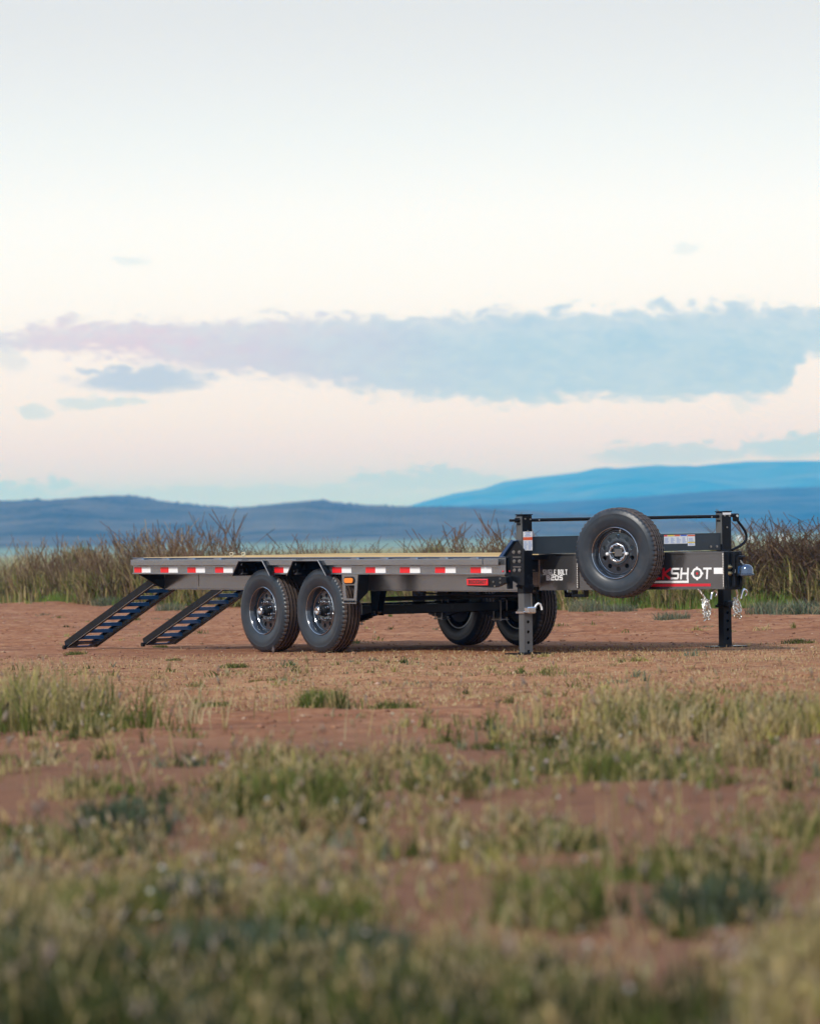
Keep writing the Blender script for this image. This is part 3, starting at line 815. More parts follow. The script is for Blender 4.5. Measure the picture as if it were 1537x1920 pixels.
# coupler: arm, throat and ball dome
cp = MB()
cp.cbox(1.611, 1.665, 1.222, 1.278, .69, .80, .006)
cp.poly([(1.64, 1.226, .84), (1.665, 1.226, .865), (1.700, 1.226, .862), (1.705, 1.226, .850), (1.675, 1.226, .845), (1.670, 1.226, .80), (1.695, 1.226, .775), (1.645, 1.226, .76)], (0, .048, 0))
cpo = cp.build('coupler', M_BLACKM, T)
dome = MB()
prof = []
for k in range(9):
    a = math.pi / 2 * k / 8
    prof.append((.072 * math.cos(a) * .0 + .045 * math.sin(a), .056 * math.cos(a) + .001))
# lathe is round Y; build then turn so the dome points up
dm = MB().lathe([(-.055, .060), (-.050, .068), (-.038, .068), (-.034, .060)] + prof, 28).mesh('coupler_dome', True, 50)
link('coupler_dome', dm, M_DCHROME, cpo, loc=(1.742, 1.25, .745), rot=(R(90), 0, 0))
MB().cbox(1.66, 1.73, 1.215, 1.285, .70, .775, .012).build('coupler_neck', M_BLACKSKY, cpo)
MB().tube([(1.675, 1.25, .80), (1.672, 1.25, .82), (1.69, 1.25, .80), (1.71, 1.25, .785)], .006, 8).build('latch', M_STEEL, cpo)
# plug holder under the near tongue beam, receiver under it
MB().cbox(-1.49, -1.475, .01, .09, .515, .5765, .003, M=tmat()).cbox(-1.375, -1.36, .01, .09, .515, .5765, .003, M=tmat()).cbox(-1.4745, -1.3755, .01, .09, .515, .540, .004, M=tmat()).build('spare_chain_bracket', M_BLACKM, T)

# ---- lettering (stroke alphabet, one mesh each)
GL = {
 'B': [[(0, 0), (0, 1), (.75, 1), (.9, .88), (.9, .62), (.78, .52), (0, .52)], [(.78, .52), (1, .4), (1, .12), (.85, 0), (0, 0)]],
 'U': [[(0, 1), (0, .12), (.12, 0), (.88, 0), (1, .12), (1, 1)]],
 'C': [[(1, 1), (.12, 1), (0, .88), (0, .12), (.12, 0), (1, 0)]],
 'K': [[(0, 0), (0, 1)], [(1, 1), (.1, .5), (1, 0)]],
 'S': [[(1, 1), (.12, 1), (0, .9), (0, .6), (.1, .52), (.9, .52), (1, .42), (1, .1), (.88, 0), (0, 0)]],
 'H': [[(0, 0), (0, 1)], [(1, 0), (1, 1)], [(0, .5), (1, .5)]],
 'O': [[(.15, 0), (0, .15), (0, .85), (.15, 1), (.85, 1), (1, .85), (1, .15), (.85, 0), (.15, 0)]],
 'T': [[(0, 1), (1, 1)], [(.5, 1), (.5, 0)]],
 'I': [[(.5, 0), (.5, 1)]],
 'N': [[(0, 0), (0, 1), (1, 0), (1, 1)]],
 'G': [[(1, 1), (.12, 1), (0, .88), (0, .12), (.12, 0), (1, 0), (1, .48), (.5, .48)]],
 'L': [[(0, 1), (0, 0), (1, 0)]],
 'E': [[(1, 1), (0, 1), (0, 0), (1, 0)], [(0, .5), (.8, .5)]],
 '2': [[(0, 1), (.9, 1), (1, .9), (1, .6), (.9, .52), (.1, .52), (0, .42), (0, 0), (1, 0)]],
 '0': [[(.1, 0), (0, .1), (0, .9), (.1, 1), (.9, 1), (1, .9), (1, .1), (.9, 0), (.1, 0)]],
}
def text_mesh(txt, widths, h, w, gap, stroke, slant, depth, P, mb=None):
    """P(u, v, o) maps text plane to a point; strokes become flat bars"""
    mb = mb or MB(); u0 = 0.0; layer = 0
    for chx in txt:
        if chx == ' ':
            u0 += w * .7; continue
        cw = w * (.35 if chx == 'I' else 1)
        for strokeL in GL[chx]:
            pts = [Vector((stroke / 2 + p[0] * (cw - stroke), stroke / 2 + p[1] * (h - stroke))) for p in strokeL]
            # polyline offset with mitres
            n = len(pts); Ls, Rs = [], []
            closed = (pts[0] - pts[-1]).length < 1e-6
            for i2, p in enumerate(pts):
                if closed:
                    a_ = pts[i2 - 1] if i2 > 0 else pts[-2]; b_ = pts[i2 + 1] if i2 < n - 1 else pts[1]
                else:
                    a_ = pts[i2 - 1] if i2 > 0 else None; b_ = pts[i2 + 1] if i2 < n - 1 else None
                d1 = (p - a_).normalized() if a_ is not None else None; d2 = (b_ - p).normalized() if b_ is not None else None
                if d1 is None: nn = Vector((-d2.y, d2.x)); q_ = p - d2 * stroke / 2
                elif d2 is None: nn = Vector((-d1.y, d1.x)); q_ = p + d1 * stroke / 2
                else:
                    n1_ = Vector((-d1.y, d1.x)); n2_ = Vector((-d2.y, d2.x)); nn = (n1_ + n2_).normalized(); nn = nn / max(.5, nn.dot(n1_)); q_ = p
                Ls.append(q_ + nn * stroke / 2); Rs.append(q_ - nn * stroke / 2)
            zo = depth * (1 + .15 * (layer % 4)); layer += 1
            sk = lambda p: (u0 + p.x + slant * p.y, p.y)
            vs = []
            for l_, r_ in zip(Ls, Rs):
                for p in (l_, r_):
                    uu_, vv_ = sk(p); vs.append(P(uu_, vv_, zo))
            mb.add(vs, [(2 * i2, 2 * i2 + 1, 2 * i2 + 3, 2 * i2 + 2) for i2 in range(n - 1)])
        u0 += cw + gap
    return mb
# tongue side lettering: SINGLE BOLT / B20S
def P_sb(u, v, o): return tp(-1.760 + u, .712 + v, .0050 + o)
text_mesh('SINGLE BOLT', None, .046, .0205, .0040, .0070, .0, .0005, P_sb).build('lettering', M_WHITE, T)
def P_b2(u, v, o): return tp(-1.726 + u, .664 + v, .0050 + o)
text_mesh('B20S', None, .044, .036, .0060, .0095, .0, .0005, P_b2).build('lettering', M_WHITE, T)
# BUCKSHOT, red BUCK then white SHOT, slanted; on the web of the beam
WEBO = -.0095
def P_buck(u, v, o): return tp(-.893 + u, .664 + v, WEBO + o)
text_mesh('BUCK', None, .099, .083, .011, .020, .10, .0005, P_buck).build('lettering', M_DECALR, T)
def P_sh(u, v, o): return tp(-.528 + u, .664 + v, WEBO + o)
text_mesh('SH', None, .099, .079, .012, .017, .08, .0005, P_sh).build('lettering', M_WHITE, T)
def P_o(u, v, o): return tp(-.335 + u, .658 + v, WEBO + o)
om = MB()
cx_, cz_ = -.274, .713
n = 24
seg_v = []
for k in range(n):
    if k % 6 in (0,): continue
    a0, a1 = 2 * math.pi * (k - .5) / n, 2 * math.pi * (k + .5) / n
    for ro, ri in ((.050, .033),):
        om.add([tp(cx_ + r * math.cos(t), cz_ + r * math.sin(t), WEBO + .0006) for r, t in ((ri, a0), (ro, a0), (ro, a1), (ri, a1))], [(0, 1, 2, 3)])
for dxs, dzs in ((1, 0), (-1, 0), (0, 1), (0, -1)):
    pa, pb = .030, .058
    if dxs: om.add([tp(cx_ + dxs * pa, cz_ - .009, WEBO + .0008), tp(cx_ + dxs * pb, cz_ - .009, WEBO + .0008), tp(cx_ + dxs * pb, cz_ + .009, WEBO + .0008), tp(cx_ + dxs * pa, cz_ + .009, WEBO + .0008)], [(0, 1, 2, 3)])
    else: om.add([tp(cx_ - .009, cz_ + dzs * pa, WEBO + .0008), tp(cx_ - .009, cz_ + dzs * pb, WEBO + .0008), tp(cx_ + .009, cz_ + dzs * pb, WEBO + .0008), tp(cx_ + .009, cz_ + dzs * pa, WEBO + .0008)], [(0, 1, 2, 3)])
om.build('crosshair_letter', M_WHITE, T)
MB().add([tp(cx_ + .011 * math.cos(2 * math.pi * k / 10), cz_ + .011 * math.sin(2 * math.pi * k / 10), WEBO + .0007) for k in range(10)], [tuple(range(10))]).build('crosshair_dot', M_DECALR, T)
def P_t(u, v, o): return tp(-.222 + u, .664 + v, WEBO + o)
text_mesh('T', None, .099, .079, .01, .017, .08, .0005, P_t).build('lettering', M_WHITE, T)
def decal(s0, s1, z0, z1, m, o=.0005, sl=0.0):
    MB().add([tp(s0, z0, WEBO + o), tp(s1, z0, WEBO + o), tp(s1 + sl, z1, WEBO + o), tp(s0 + sl, z1, WEBO + o)], [(0, 1, 2, 3)]).build('stripe', m, T)
decal(-.115, -.026, .708, .761, M_WHITE); decal(-.90, -.355, .633, .652, M_WHITE); decal(-.370, -.355, .652, .672, M_WHITE)
decal(-.90, -.146, .602, .626, M_DECALR)

# ---- wheels
TR = .391
def tyre_mesh():
    rgt = [(-.078, TR), ]
    prof = []
    # outer sidewall (negative y = outboard), tread with four grooves, inner sidewall
    side = [(-.088, .222), (-.098, .232), (-.106, .250), (-.113, .285), (-.1155, .310), (-.1120, .332), (-.1128, .336), (-.108, .352), (-.100, .368), (-.0935, .379)]
    tread = [(-.086, .3855), (-.062, .3890), (-.0615, .3780), (-.0515, .3780), (-.051, .3897), (-.0235, .3907), (-.023, .3785), (-.013, .3785), (-.0125, .391),
             (.0125, .391), (.013, .3785), (.023, .3785), (.0235, .3907), (.051, .3897), (.0515, .3780), (.0615, .3780), (.062, .3890), (.086, .3855)]
    prof = side + tread + [(-y, r) for y, r in side[::-1]] + [(.085, .208), (-.085, .208)]
    ns, nt_ = len(side), len(tread)
    def mod(k, j):
        if j in (ns - 1, ns, ns + nt_ - 1, ns + nt_) and k % 3 == 0: return -.011       # shoulder lugs
        if ns + 1 <= j < ns + nt_ - 1 and k % 4 == (2 if (j - ns) % 2 else 3): return -.0035   # sipes
        return 0
    m = MB().lathe(prof, 168, 0, True, mod)
    me = m.mesh('tyre', True, 28)
    # tread faces get the dusty rubber
    mi = np.zeros(len(me.polygons), np.int32)
    cen = np.zeros(len(me.polygons) * 3); me.polygons.foreach_get('center', cen); cen = cen.reshape(-1, 3)
    rr = np.hypot(cen[:, 0], cen[:, 2]); mi[(rr > .3805) & (abs(cen[:, 1]) < .09)] = 1
    mi[(rr < .3850) & (abs(cen[:, 1]) < .063) & (rr > .37)] = 2
    me.polygons.foreach_set('material_index', mi)
    me.materials.append(M_RUBBER); me.materials.append(M_TREAD); me.materials.append(M_GROOVE)
    return me
TYRE = tyre_mesh()
def rim_mesh():
    # barrel and lips; outboard is -y
    m = MB()
    m.lathe([(-.094, .214), (-.098, .219), (-.094, .226), (-.086, .226), (-.080, .212), (-.066, .203), (-.030, .186), (.05, .186), (.078, .205), (.088, .226), (.092, .226), (.092, .214), (.080, .196), (.05, .180), (-.022, .180), (-.060, .195), (-.078, .203)], 56, 0, True)
    # disc with ten hand holes: ring cells, holes cut by leaving hexagon gaps
    nseg = 10; R0, RA, RB, R1 = .180, .158, .119, .098
    yd = -.032
    for h in range(nseg):
        a0 = 2 * math.pi * h / nseg; da = 2 * math.pi / nseg
        hc = a0; rm_ = .139; rh = .0205; n = 16
        ring = []; sq = []
        for k in range(n):
            t = 2 * math.pi * k / n
            cx, cy = math.cos(t), math.sin(t)
            ring.append((rm_ + rh * cx, rh * cy))
            # outer cell boundary: radial RB-.?..; tangential half width
            hw = math.tan(da / 2)
            tr_ = (R0 - rm_) / cx if cx > 1e-6 else ((R1 + .004 - rm_) / cx if cx < -1e-6 else 1e9)
            # boundary y = +-(x)*tan(da/2): rm*hw + cx*t*hw = |cy| t
            den = abs(cy) - cx * hw
            tt = rm_ * hw / den if den > 1e-6 else 1e9
            tmin = min(tr_, tt); sq.append((rm_ + tmin * cx, tmin * cy))
        def P(pt, y):
            x, yy = pt
            return (x * math.cos(hc) - yy * math.sin(hc), y, x * math.sin(hc) + yy * math.cos(hc))
        b = len(m.v)
        vs = [P(p, yd) for p in ring] + [P(p, yd - (.004 if math.hypot(*p) < .11 else 0)) for p in sq] + [P(p, yd + .008) for p in ring]
        m.add(vs, [(k, (k + 1) % n, n + (k + 1) % n, n + k) for k in range(n)] + [(k, 2 * n + k, 2 * n + (k + 1) % n, (k + 1) % n) for k in range(n)])
        # corner fills of the cell
        hw = math.tan(da / 2)
        for sx, rr_ in ((1, R0), (-1, R1 + .004)):
            for sy in (-1, 1):
                cand = [p for p in sq if (p[0] - rm_) * sx > 0 and p[1] * sy > 0]
                e1 = max((p for p in cand if abs(p[0] - rr_) < 1e-5), key=lambda p: abs(p[1]), default=None)
                e2 = max((p for p in cand if abs(abs(p[1]) - p[0] * hw) < 1e-5), key=lambda p: (p[0] - rm_) * sx, default=None)
                c = (rr_, sy * rr_ * hw)
                if e1 and e2 and e1 is not e2:
                    yy = lambda p: yd - (.004 if math.hypot(*p) < .11 else 0)
                    m.add([P(e1, yy(e1)), P(c, yy(c)), P(e2, yy(e2))], [(0, 1, 2)])
    # raised centre pad with bore
    m.lathe([(yd - .004, .1085), (yd - .004, .100), (yd - .012, .094), (yd - .010, .060), (yd - .010, .057), (yd + .004, .057)], 48)
    # rounded lip where disc meets barrel
    m.lathe([(yd + .002, .178), (yd - .006, .183), (yd - .002, .189), (yd + .008, .186)], 56)
    me = m.mesh('rim', True, 40); me.materials.append(M_RIM); return me
RIM = rim_mesh()
def lip_mesh():
    me = MB().lathe([(-.0985, .2165), (-.1005, .219), (-.0985, .2215)], 72).lathe([(-.040, .1785), (-.0415, .180), (-.040, .182)], 64).mesh('rim_edge', True, 60)
    me.materials.append(M_CHROME); return me
LIP = lip_mesh()
def hub_mesh():
    me = MB().lathe([(-.045, .056), (-.060, .054), (-.085, .046), (-.090, .040), (-.108, .039), (-.110, .036)], 28).mesh('hub', True, 35)
    me.materials.append(M_BLACKM); return me
HUB = hub_mesh()
def cap_mesh():
    me = MB().lathe([(-.104, .037), (-.132, .036), (-.136, .032), (-.136, .024), (-.132, .022), (-.130, .0001)], 28).mesh('hub_cap', True, 35)
    me.materials.append(M_CHROME); return me
CAP = cap_mesh()
def lug_mesh():
    me = MB().lathe([(-.036, .0001), (-.036, .0135), (-.044, .0125), (-.064, .0115), (-.066, .007), (-.086, .006), (-.086, .0001)], 6).mesh('lug_nut', False)
    me.materials.append(M_CHROME); return me
LUG = lug_mesh()
def drum_mesh():
    me = MB().lathe([(-.02, .0001), (-.02, .158), (.075, .162), (.078, .166), (.086, .166), (.086, .12), (.10, .06), (.10, .0001)], 36).mesh('brake_drum', True, 35)
    me.materials.append(M_BLACKM); return me
DRUM = drum_mesh()
def wheel(name, loc, rot, spare=False, spin=0.0):
    w = empty(name, loc, T); w.rotation_euler = rot
    for nm, me in (('tyre', TYRE), ('rim', RIM), ('rim_edge', LIP)):
        o = link(nm, me, None, w); o.rotation_euler = (0, spin, 0)
    if not spare:
        link('hub', HUB, None, w); link('hub_cap', CAP, None, w); link('brake_drum', DRUM, None, w)
        for k in range(8):
            a = 2 * math.pi * (k + .5) / 8
            link('lug_nut', LUG, None, w, loc=(.0825 * math.cos(a), 0, .0825 * math.sin(a)))
    return w
for x in (-2.852, -3.786):
    zc = .391 + (x + 3.4) * .00785 - .006
    wheel('wheel', (x, .106, zc), (0, 0, 0), spin=random.random())
    wheel('wheel', (x, WD - .106, zc), (0, 0, math.pi), spin=random.random())
# valve stem and white dots
# spare wheel carried on the near tongue beam
sp_rot = math.atan2(nb.y, nb.x) + math.pi / 2            # local -y looks along nb
spc = Vector((.81, .62, .900))
spare = wheel('spare_wheel', spc, (0, 0, sp_rot), spare=True, spin=.31)
spare['label'] = 'black spare wheel bolted upright on the tongue beam'
# chrome star ring of lug nuts on the spare
star = MB()
for k in range(8):
    a = 2 * math.pi * k / 8; a2 = 2 * math.pi * (k + 1) / 8
    p1 = Vector((.079 * math.cos(a), -.047, .079 * math.sin(a))); p2 = Vector((.079 * math.cos(a2), -.047, .079 * math.sin(a2)))
    star.tube([p1, p2], .0075, 8)
star.build('clamp_ring', M_CHROME, spare, smooth=True)
for k in range(8):
    a = 2 * math.pi * k / 8 + math.pi / 2
    link('lug_nut', LUG, None, spare, loc=(.068 * math.cos(a), .008, .068 * math.sin(a)))
MB().box(-.038, .038, -.030, .0, -.030, .034).build('mount_plate', M_GREYD, spare)
for k in (0, 4):
    a = math.pi * k / 4
    MB().lathe([(-.044, .0001), (-.044, .015), (-.066, .013), (-.070, .0001)], 6).build('mount_nut', M_WHITE, spare, loc=(.092 * math.cos(a), 0, .092 * math.sin(a) - .008))
MB().tube([(.030, -.052, .175), (.046, -.085, .195)], .0035, 6).build('valve_stem', M_WHITE, spare)
# mounting bracket from the beam to the spare
sb = MB().cbox(-.86, -.80, -.20, .004, .86, .93, .004, M=tmat()).cbox(-.90, -.76, -.006, .0, .62, .92, .002, M=tmat())
sb.build('spare_bracket', M_BLACKM, T)

# ---- axles, springs, hangers
for x in (-2.852, -3.786):
    zc = .385
    MB().cbox(x - .045, x + .045, .24, WD - .24, zc - .048, zc + .042, .006).build('axle', M_BLACK, T)
    for yy in (.40, WD - .40):
        sp_ = empty_parent = MB()
        for k in range(6):
            L_ = .42 - k * .06; zt = zc - .055 - k * .010
            pts = [(x + L_ * t, yy, zt + .055 * t * t * (L_ / .42) ** 2) for t in (-1, -.75, -.5, -.25, 0, .25, .5, .75, 1)]
            for p, q2 in zip(pts[:-1], pts[1:]):
                sp_.poly([(p[0], yy - .03, p[2] - .004), (q2[0], yy - .03, q2[2] - .004), (q2[0], yy - .03, q2[2] + .004), (p[0], yy - .03, p[2] + .004)], (0, .06, 0))
        so = sp_.build('leaf_spring', M_BLACKM, T)
        for dx in (-.055, .055):
            ub = MB().tube([(x + dx, yy - .036, zc - .14), (x + dx, yy - .036, zc + .05), (x + dx, yy - .02, zc + .066), (x + dx, yy + .02, zc + .066), (x + dx, yy + .036, zc + .05), (x + dx, yy + .036, zc - .14)], .0065, 8)
            ub.build('u_bolt', M_STEEL, so)
        MB().cbox(x - .075, x + .075, yy - .05, yy + .05, zc - .133, zc - .124, .002).build('spring_plate', M_STEEL, so)
for x in (-2.40, -3.32, -4.24):
    for yy in (.34, WD - .34):
        hg = MB()
        for oy in (-.035, .035):
            hg.poly([(x - .06, yy + oy - .004, .565), (x + .09, yy + oy - .004, .565), (x + .05, yy + oy - .004, .45), (x + .04, yy + oy - .004, .34), (x - .04, yy + oy - .004, .34), (x - .05, yy + oy - .004, .45)], (0, .008, 0))
        hg.build('spring_hanger', M_BLACK, T)
        MB().tube([(x, yy - .045, .37), (x, yy + .045, .37)], .012, 8).build('hanger_bolt', M_STEEL, T)
# cross brace pipe of the rear hangers and a splash of conduit
MB().cbox(-2.42, -2.38, .38, WD - .38, .47, .51, .004).build('hanger_brace', M_BLACKM, T)
MB().tube([(-.12, .45, .56), (-.5, .5, .53), (-1.2, .6, .52), (-2.2, .7, .54)], .008, 6).build('conduit', M_BLACKM, T)

# ---- step / amber side light
def pln(poly, hole, y, d, mat, name, parent):
    bm = bmesh.new()
    n = len(poly)
    m = MB()
    # frame between poly (4) and hole (4), extruded
    vs = [(x, y, z) for x, z in poly] + [(x, y, z) for x, z in hole] + [(x, y + d, z) for x, z in poly] + [(x, y + d, z) for x, z in hole]
    fs = []
    for k in range(4):
        k2 = (k + 1) % 4
        fs += [(k, k2, 4 + k2, 4 + k), (8 + k, 12 + k, 12 + k2, 8 + k2), (k, 8 + k, 8 + k2, k2), (4 + k, 4 + k2, 12 + k2, 12 + k)]
    m.add(vs, fs); bm.free()
    return m.build(name, mat, parent)
for y0, s in ((-.034, 1), (WD + .034, -1)):
    st = pln([(-2.433, .722), (-2.179, .722), (-2.214, .458), (-2.412, .458)], [(-2.380, .625), (-2.234, .625), (-2.252, .505), (-2.366, .505)], y0, s * .008, M_GREY, 'step_plate', T)
    a_, b_ = sorted((y0, y0 + s * .26))
    MB().poly([(-2.181, y0 + s * .008, .7215), (-2.181, y0 + s * .12, .7215), (-2.200, y0 + s * .12, .56), (-2.214, y0 + s * .008, .462)], (.006, 0, 0)).build('step_bracket', M_BLACK, st)
    MB().tube([(-2.385 + .15 * k / 8, y0 - s * .006, .478) for k in range(9)], [.006 if k % 2 else .011 for k in range(9)], 6).build('step_tread', M_BLACKM, st)
    def oval(w_, h_, y, d, m, nm, bulge=0.0):
        pts = []
        for k in range(20):
            a = 2 * math.pi * k / 20
            cx = (w_ - h_) * (1 if math.cos(a) > 0 else -1)
            pts.append((-2.312 + cx + h_ * math.cos(a), y, .669 + h_ * math.sin(a)))
        mm = MB().poly(pts, (0, d, 0))
        return mm.build(nm, m, st)
    oval(.082, .035, y0 - s * .007, s * .006, M_BLACKM, 'light_grommet')
    oval(.068, .023, y0 - s * .014, s * .006, M_AMBER, 'amber_light')
# ---- red light with lettering on its arm
for y0, s in ((-.052, 1), (WD + .052, -1)):
    lb = MB().poly([(-.51, y0 + s * .006, .690), (-.49, y0 + s * .006, .700), (-.10, y0 + s * .006, .710), (.06, y0 + s * .006, .700), (.06, y0 + s * .006, .655), (-.10, y0 + s * .006, .612), (-.20, y0 + s * .006, .612), (-.495, y0 + s * .006, .622), (-.51, y0 + s * .006, .635)], (0, s * .035, 0)).build('light_arm', M_BLACK, T)
    MB().cbox(-.497, -.192, min(y0 - s * .008, y0 + s * .006), max(y0 - s * .008, y0 + s * .006), .630, .687, .004).build('red_light', M_REDL, lb)
    MB().cbox(.02, .05, min(y0 + s * .042, y0 + s * .09), max(y0 + s * .042, y0 + s * .09), .60, .71, .003).build('arm_mount', M_BLACKM, lb)
    for bx, bz in ((-.12, .662), (-.02, .69), (-.02, .655), (-.10, .625)):
        MB().lathe([(0, .0001), (0, .009), (.006, .008), (.006, .0001)], 8).build('bolt', M_STEEL, lb, loc=(bx, y0 + s * .006, bz), rot=(0, 0, math.pi if s > 0 else 0))
    if s > 0:
        def P_r(u, v, o): return Vector((-.465 + u, y0 - .0082 - o, .643 + v))
        text_mesh('BUCKSHOT', None, .034, .026, .007, .0085, .05, .0006, P_r).build('lettering', M_BLKP, lb)
# red marker dots by the corner
for bx in (-.04, .02):
    MB().lathe([(0, .0001), (0, .008), (.008, .006), (.010, .0001)], 10).build('marker_light', M_REDL, T, loc=(bx, -.001 if bx < 0 else .027, .752), rot=(0, 0, math.pi))

# ---- tie-down ropes on the deck edge
for x in (-4.44, -4.24):
    pts = [(x + .022 * math.cos(t), .10 + .01 * math.sin(t * 2), .905 + .020 * math.sin(t)) for t in [2 * math.pi * k / 14 for k in range(15)]]
    MB().tube(pts, .005, 6).tube([(x + .02, .10, .893), (x - .08, .13, .890)], .005, 6).build('tie_rope', M_ROPE, T, smooth=True, angle=60)

# ---- safety chains
def link_mesh():
    pts = []
    for k in range(13):
        t = 2 * math.pi * k / 12
        pts.append((0.0065 * math.cos(t), 0, .0085 * math.sin(t) + (.006 if math.sin(t) > 0 else -.006)))
    me = MB().tube(pts, .0033, 6, caps=False).mesh('chain_link', True, 60)
    me.materials.append(M_ZINC); return me
LINK = link_mesh()
M_ZINCB = paint('bright_zinc', (0.80, 0.78, 0.72), 0.25, 1.0, 0.2, 0.0, 0.0, 40)
def chain(top, bottom, seed, hook_at):
    rnd = random.Random(seed)
    mb = MB()
    base_v = [Vector(v.co) for v in LINK.vertices]; base_f = [tuple(p.vertices) for p in LINK.polygons]
    path = []
    t = Vector(top); b = Vector(bottom)
    def seg(p, q_, sag, n):
        for k in range(n):
            u = k / n
            path.append(p.lerp(q_, u) + Vector((0, sag * math.sin(u * math.pi), 0)))
    mid = Vector((b.x, b.y - .012, t.z - (t.z - b.z) * .35))
    seg(t, mid, .01, 7)
    for lp in range(5):
        o = rnd.uniform(-.018, .018)
        seg(mid + Vector((o, o, 0)), b + Vector((rnd.uniform(-.02, .02), rnd.uniform(-.03, .03), rnd.uniform(0, .03))), .02 * (-1) ** lp, 11)
        seg(b + Vector((rnd.uniform(-.02, .02), rnd.uniform(-.03, .03), rnd.uniform(0, .02))), mid + Vector((-o, o, -.01 * lp)), -.02 * (-1) ** lp, 11)
    for k, p in enumerate(path):
        d = (path[min(k + 1, len(path) - 1)] - path[max(k - 1, 0)]).normalized()
        rot = d.to_track_quat('Z', 'Y').to_matrix().to_4x4() @ Matrix.Rotation(math.pi / 2 * (k % 2) + rnd.uniform(-.3, .3), 4, 'Z')
        M = Matrix.Translation(p) @ rot @ Matrix.Scale(1.25, 4)
        mb.add([M @ v for v in base_v], base_f)
    c = mb.build('safety_chain', M_ZINCB, T, smooth=True, angle=60)
    h = Vector(hook_at)
    hp = [h + Vector((0, -.02, -.075)), h + Vector((0, -.012, -.035)), h + Vector((0, .0, -.008)), h + Vector((0, .018, .004)), h + Vector((0, .036, -.004)), h + Vector((0, .046, -.022)), h + Vector((0, .040, -.042)), h + Vector((0, .024, -.052))]
    MB().tube(hp, [.009, .010, .011, .011, .010, .009, .008, .005], 8).build('chain_hook', M_CHROME, c, smooth=True, angle=60)
    return c
chain((1.349, 1.05, .568), (1.37, 1.115, .312), 3, (1.41, 1.15, .566))
chain((1.46, 1.37, .568), (1.44, 1.40, .325), 5, (1.50, 1.41, .566))

# ---- ramps
def ramp_obj(y0, y1):
    top_p = Vector((-5.98, 0, .655)); bot = Vector((-7.63, 0, .008))
    d = (bot - top_p); Ln = d.length; d.normalize()
    nrm = Vector((-d.z, 0, d.x)); nrm = nrm if nrm.z > 0 else -nrm
    fr = lambda u, y, w: top_p + d * u + nrm * w + Vector((0, y, 0))
    def rbox(mb, ua, ub, ya, yb, wa, wb):
        vs = [fr(u, y, w) for w in (wa, wb) for y in (ya, yb) for u in (ua, ub)]
        mb.add(vs, [(0, 2, 3, 1), (4, 5, 7, 6), (0, 1, 5, 4), (2, 6, 7, 3), (0, 4, 6, 2), (1, 3, 7, 5)])
    r = MB(); rbox(r, -.02, .03, y0 + .02, y1 - .02, -.02, .02)
    ramp_ = r.build('ramp', M_BLACK, T)
    for ya, s in ((y0, 1), (y1, -1)):
        m = MB()
        a, b = sorted((ya, ya + s * .006)); rbox(m, -.03, Ln, a, b, -.036, .036)
        a, b = sorted((ya + s * .0062, ya + s * .036)); rbox(m, -.03, Ln, a, b, .030, .036); rbox(m, -.03, Ln, a, b, -.036, -.030)
        m.build('ramp_rail', M_BLACK, ramp_)
        m = MB(); a, b = sorted((ya - s * .004, ya + s * .002)); rbox(m, .0, Ln, a, b, -.040, -.0365)
        m.build('rail_edge', M_STEEL, ramp_)
    nR = 9
    for k in range(nR):
        u = .10 + k * (Ln - .30) / (nR - 1)
        m = MB()
        p = fr(u, 0, 0)
        # angle-iron rung: level tread and upright leg facing forward
        m.box(p.x - .022, p.x + .022, y0 + .034, y1 - .034, p.z + .012, p.z + .017)
        m.box(p.x + .0225, p.x + .028, y0 + .034, y1 - .034, p.z - .020, p.z + .017)
        m.build('rung', M_BLACKSKY, ramp_)
    # foot plate with grip slot
    m = MB()
    for ua, ub in ((Ln - .17, Ln - .085), (Ln - .03, Ln + .012)):
        rbox(m, ua, ub, y0 + .036, y1 - .036, -.034, -.026)
    rbox(m, Ln - .085, Ln - .03, y0 + .036, y0 + .11, -.034, -.026); rbox(m, Ln - .085, Ln - .03, y1 - .11, y1 - .036, -.034, -.026)
    m.build('ramp_foot', M_BLACKSKY, ramp_)
    MB().tube([fr(Ln - .005, y0 - .03, -.03), fr(Ln - .005, y0 + .0, -.03)], .022, 10).build('ramp_pin', M_BLACK, ramp_)
    return ramp_
ramp_obj(.20, .56); ramp_obj(1.13, 1.50)

# ================================================================== VEGETATION
def mesh_np(name, verts, faces3, cols, mat):
    me = bpy.data.meshes.new(name)
    verts = np.asarray(verts, np.float32); f = np.asarray(faces3, np.int32)
    me.vertices.add(len(verts)); me.vertices.foreach_set('co', verts.ravel())
    me.loops.add(f.size); me.loops.foreach_set('vertex_index', f.ravel())
    me.polygons.add(len(f)); me.polygons.foreach_set('loop_start', np.arange(0, f.size, 3, dtype=np.int32))
    at = me.attributes.new('Col', 'FLOAT_COLOR', 'POINT')
    c4 = np.ones((len(verts), 4), np.float32); c4[:, :3] = cols
    at.data.foreach_set('color', c4.ravel())
    me.materials.append(mat)
    me.update(calc_edges=True)
    return me

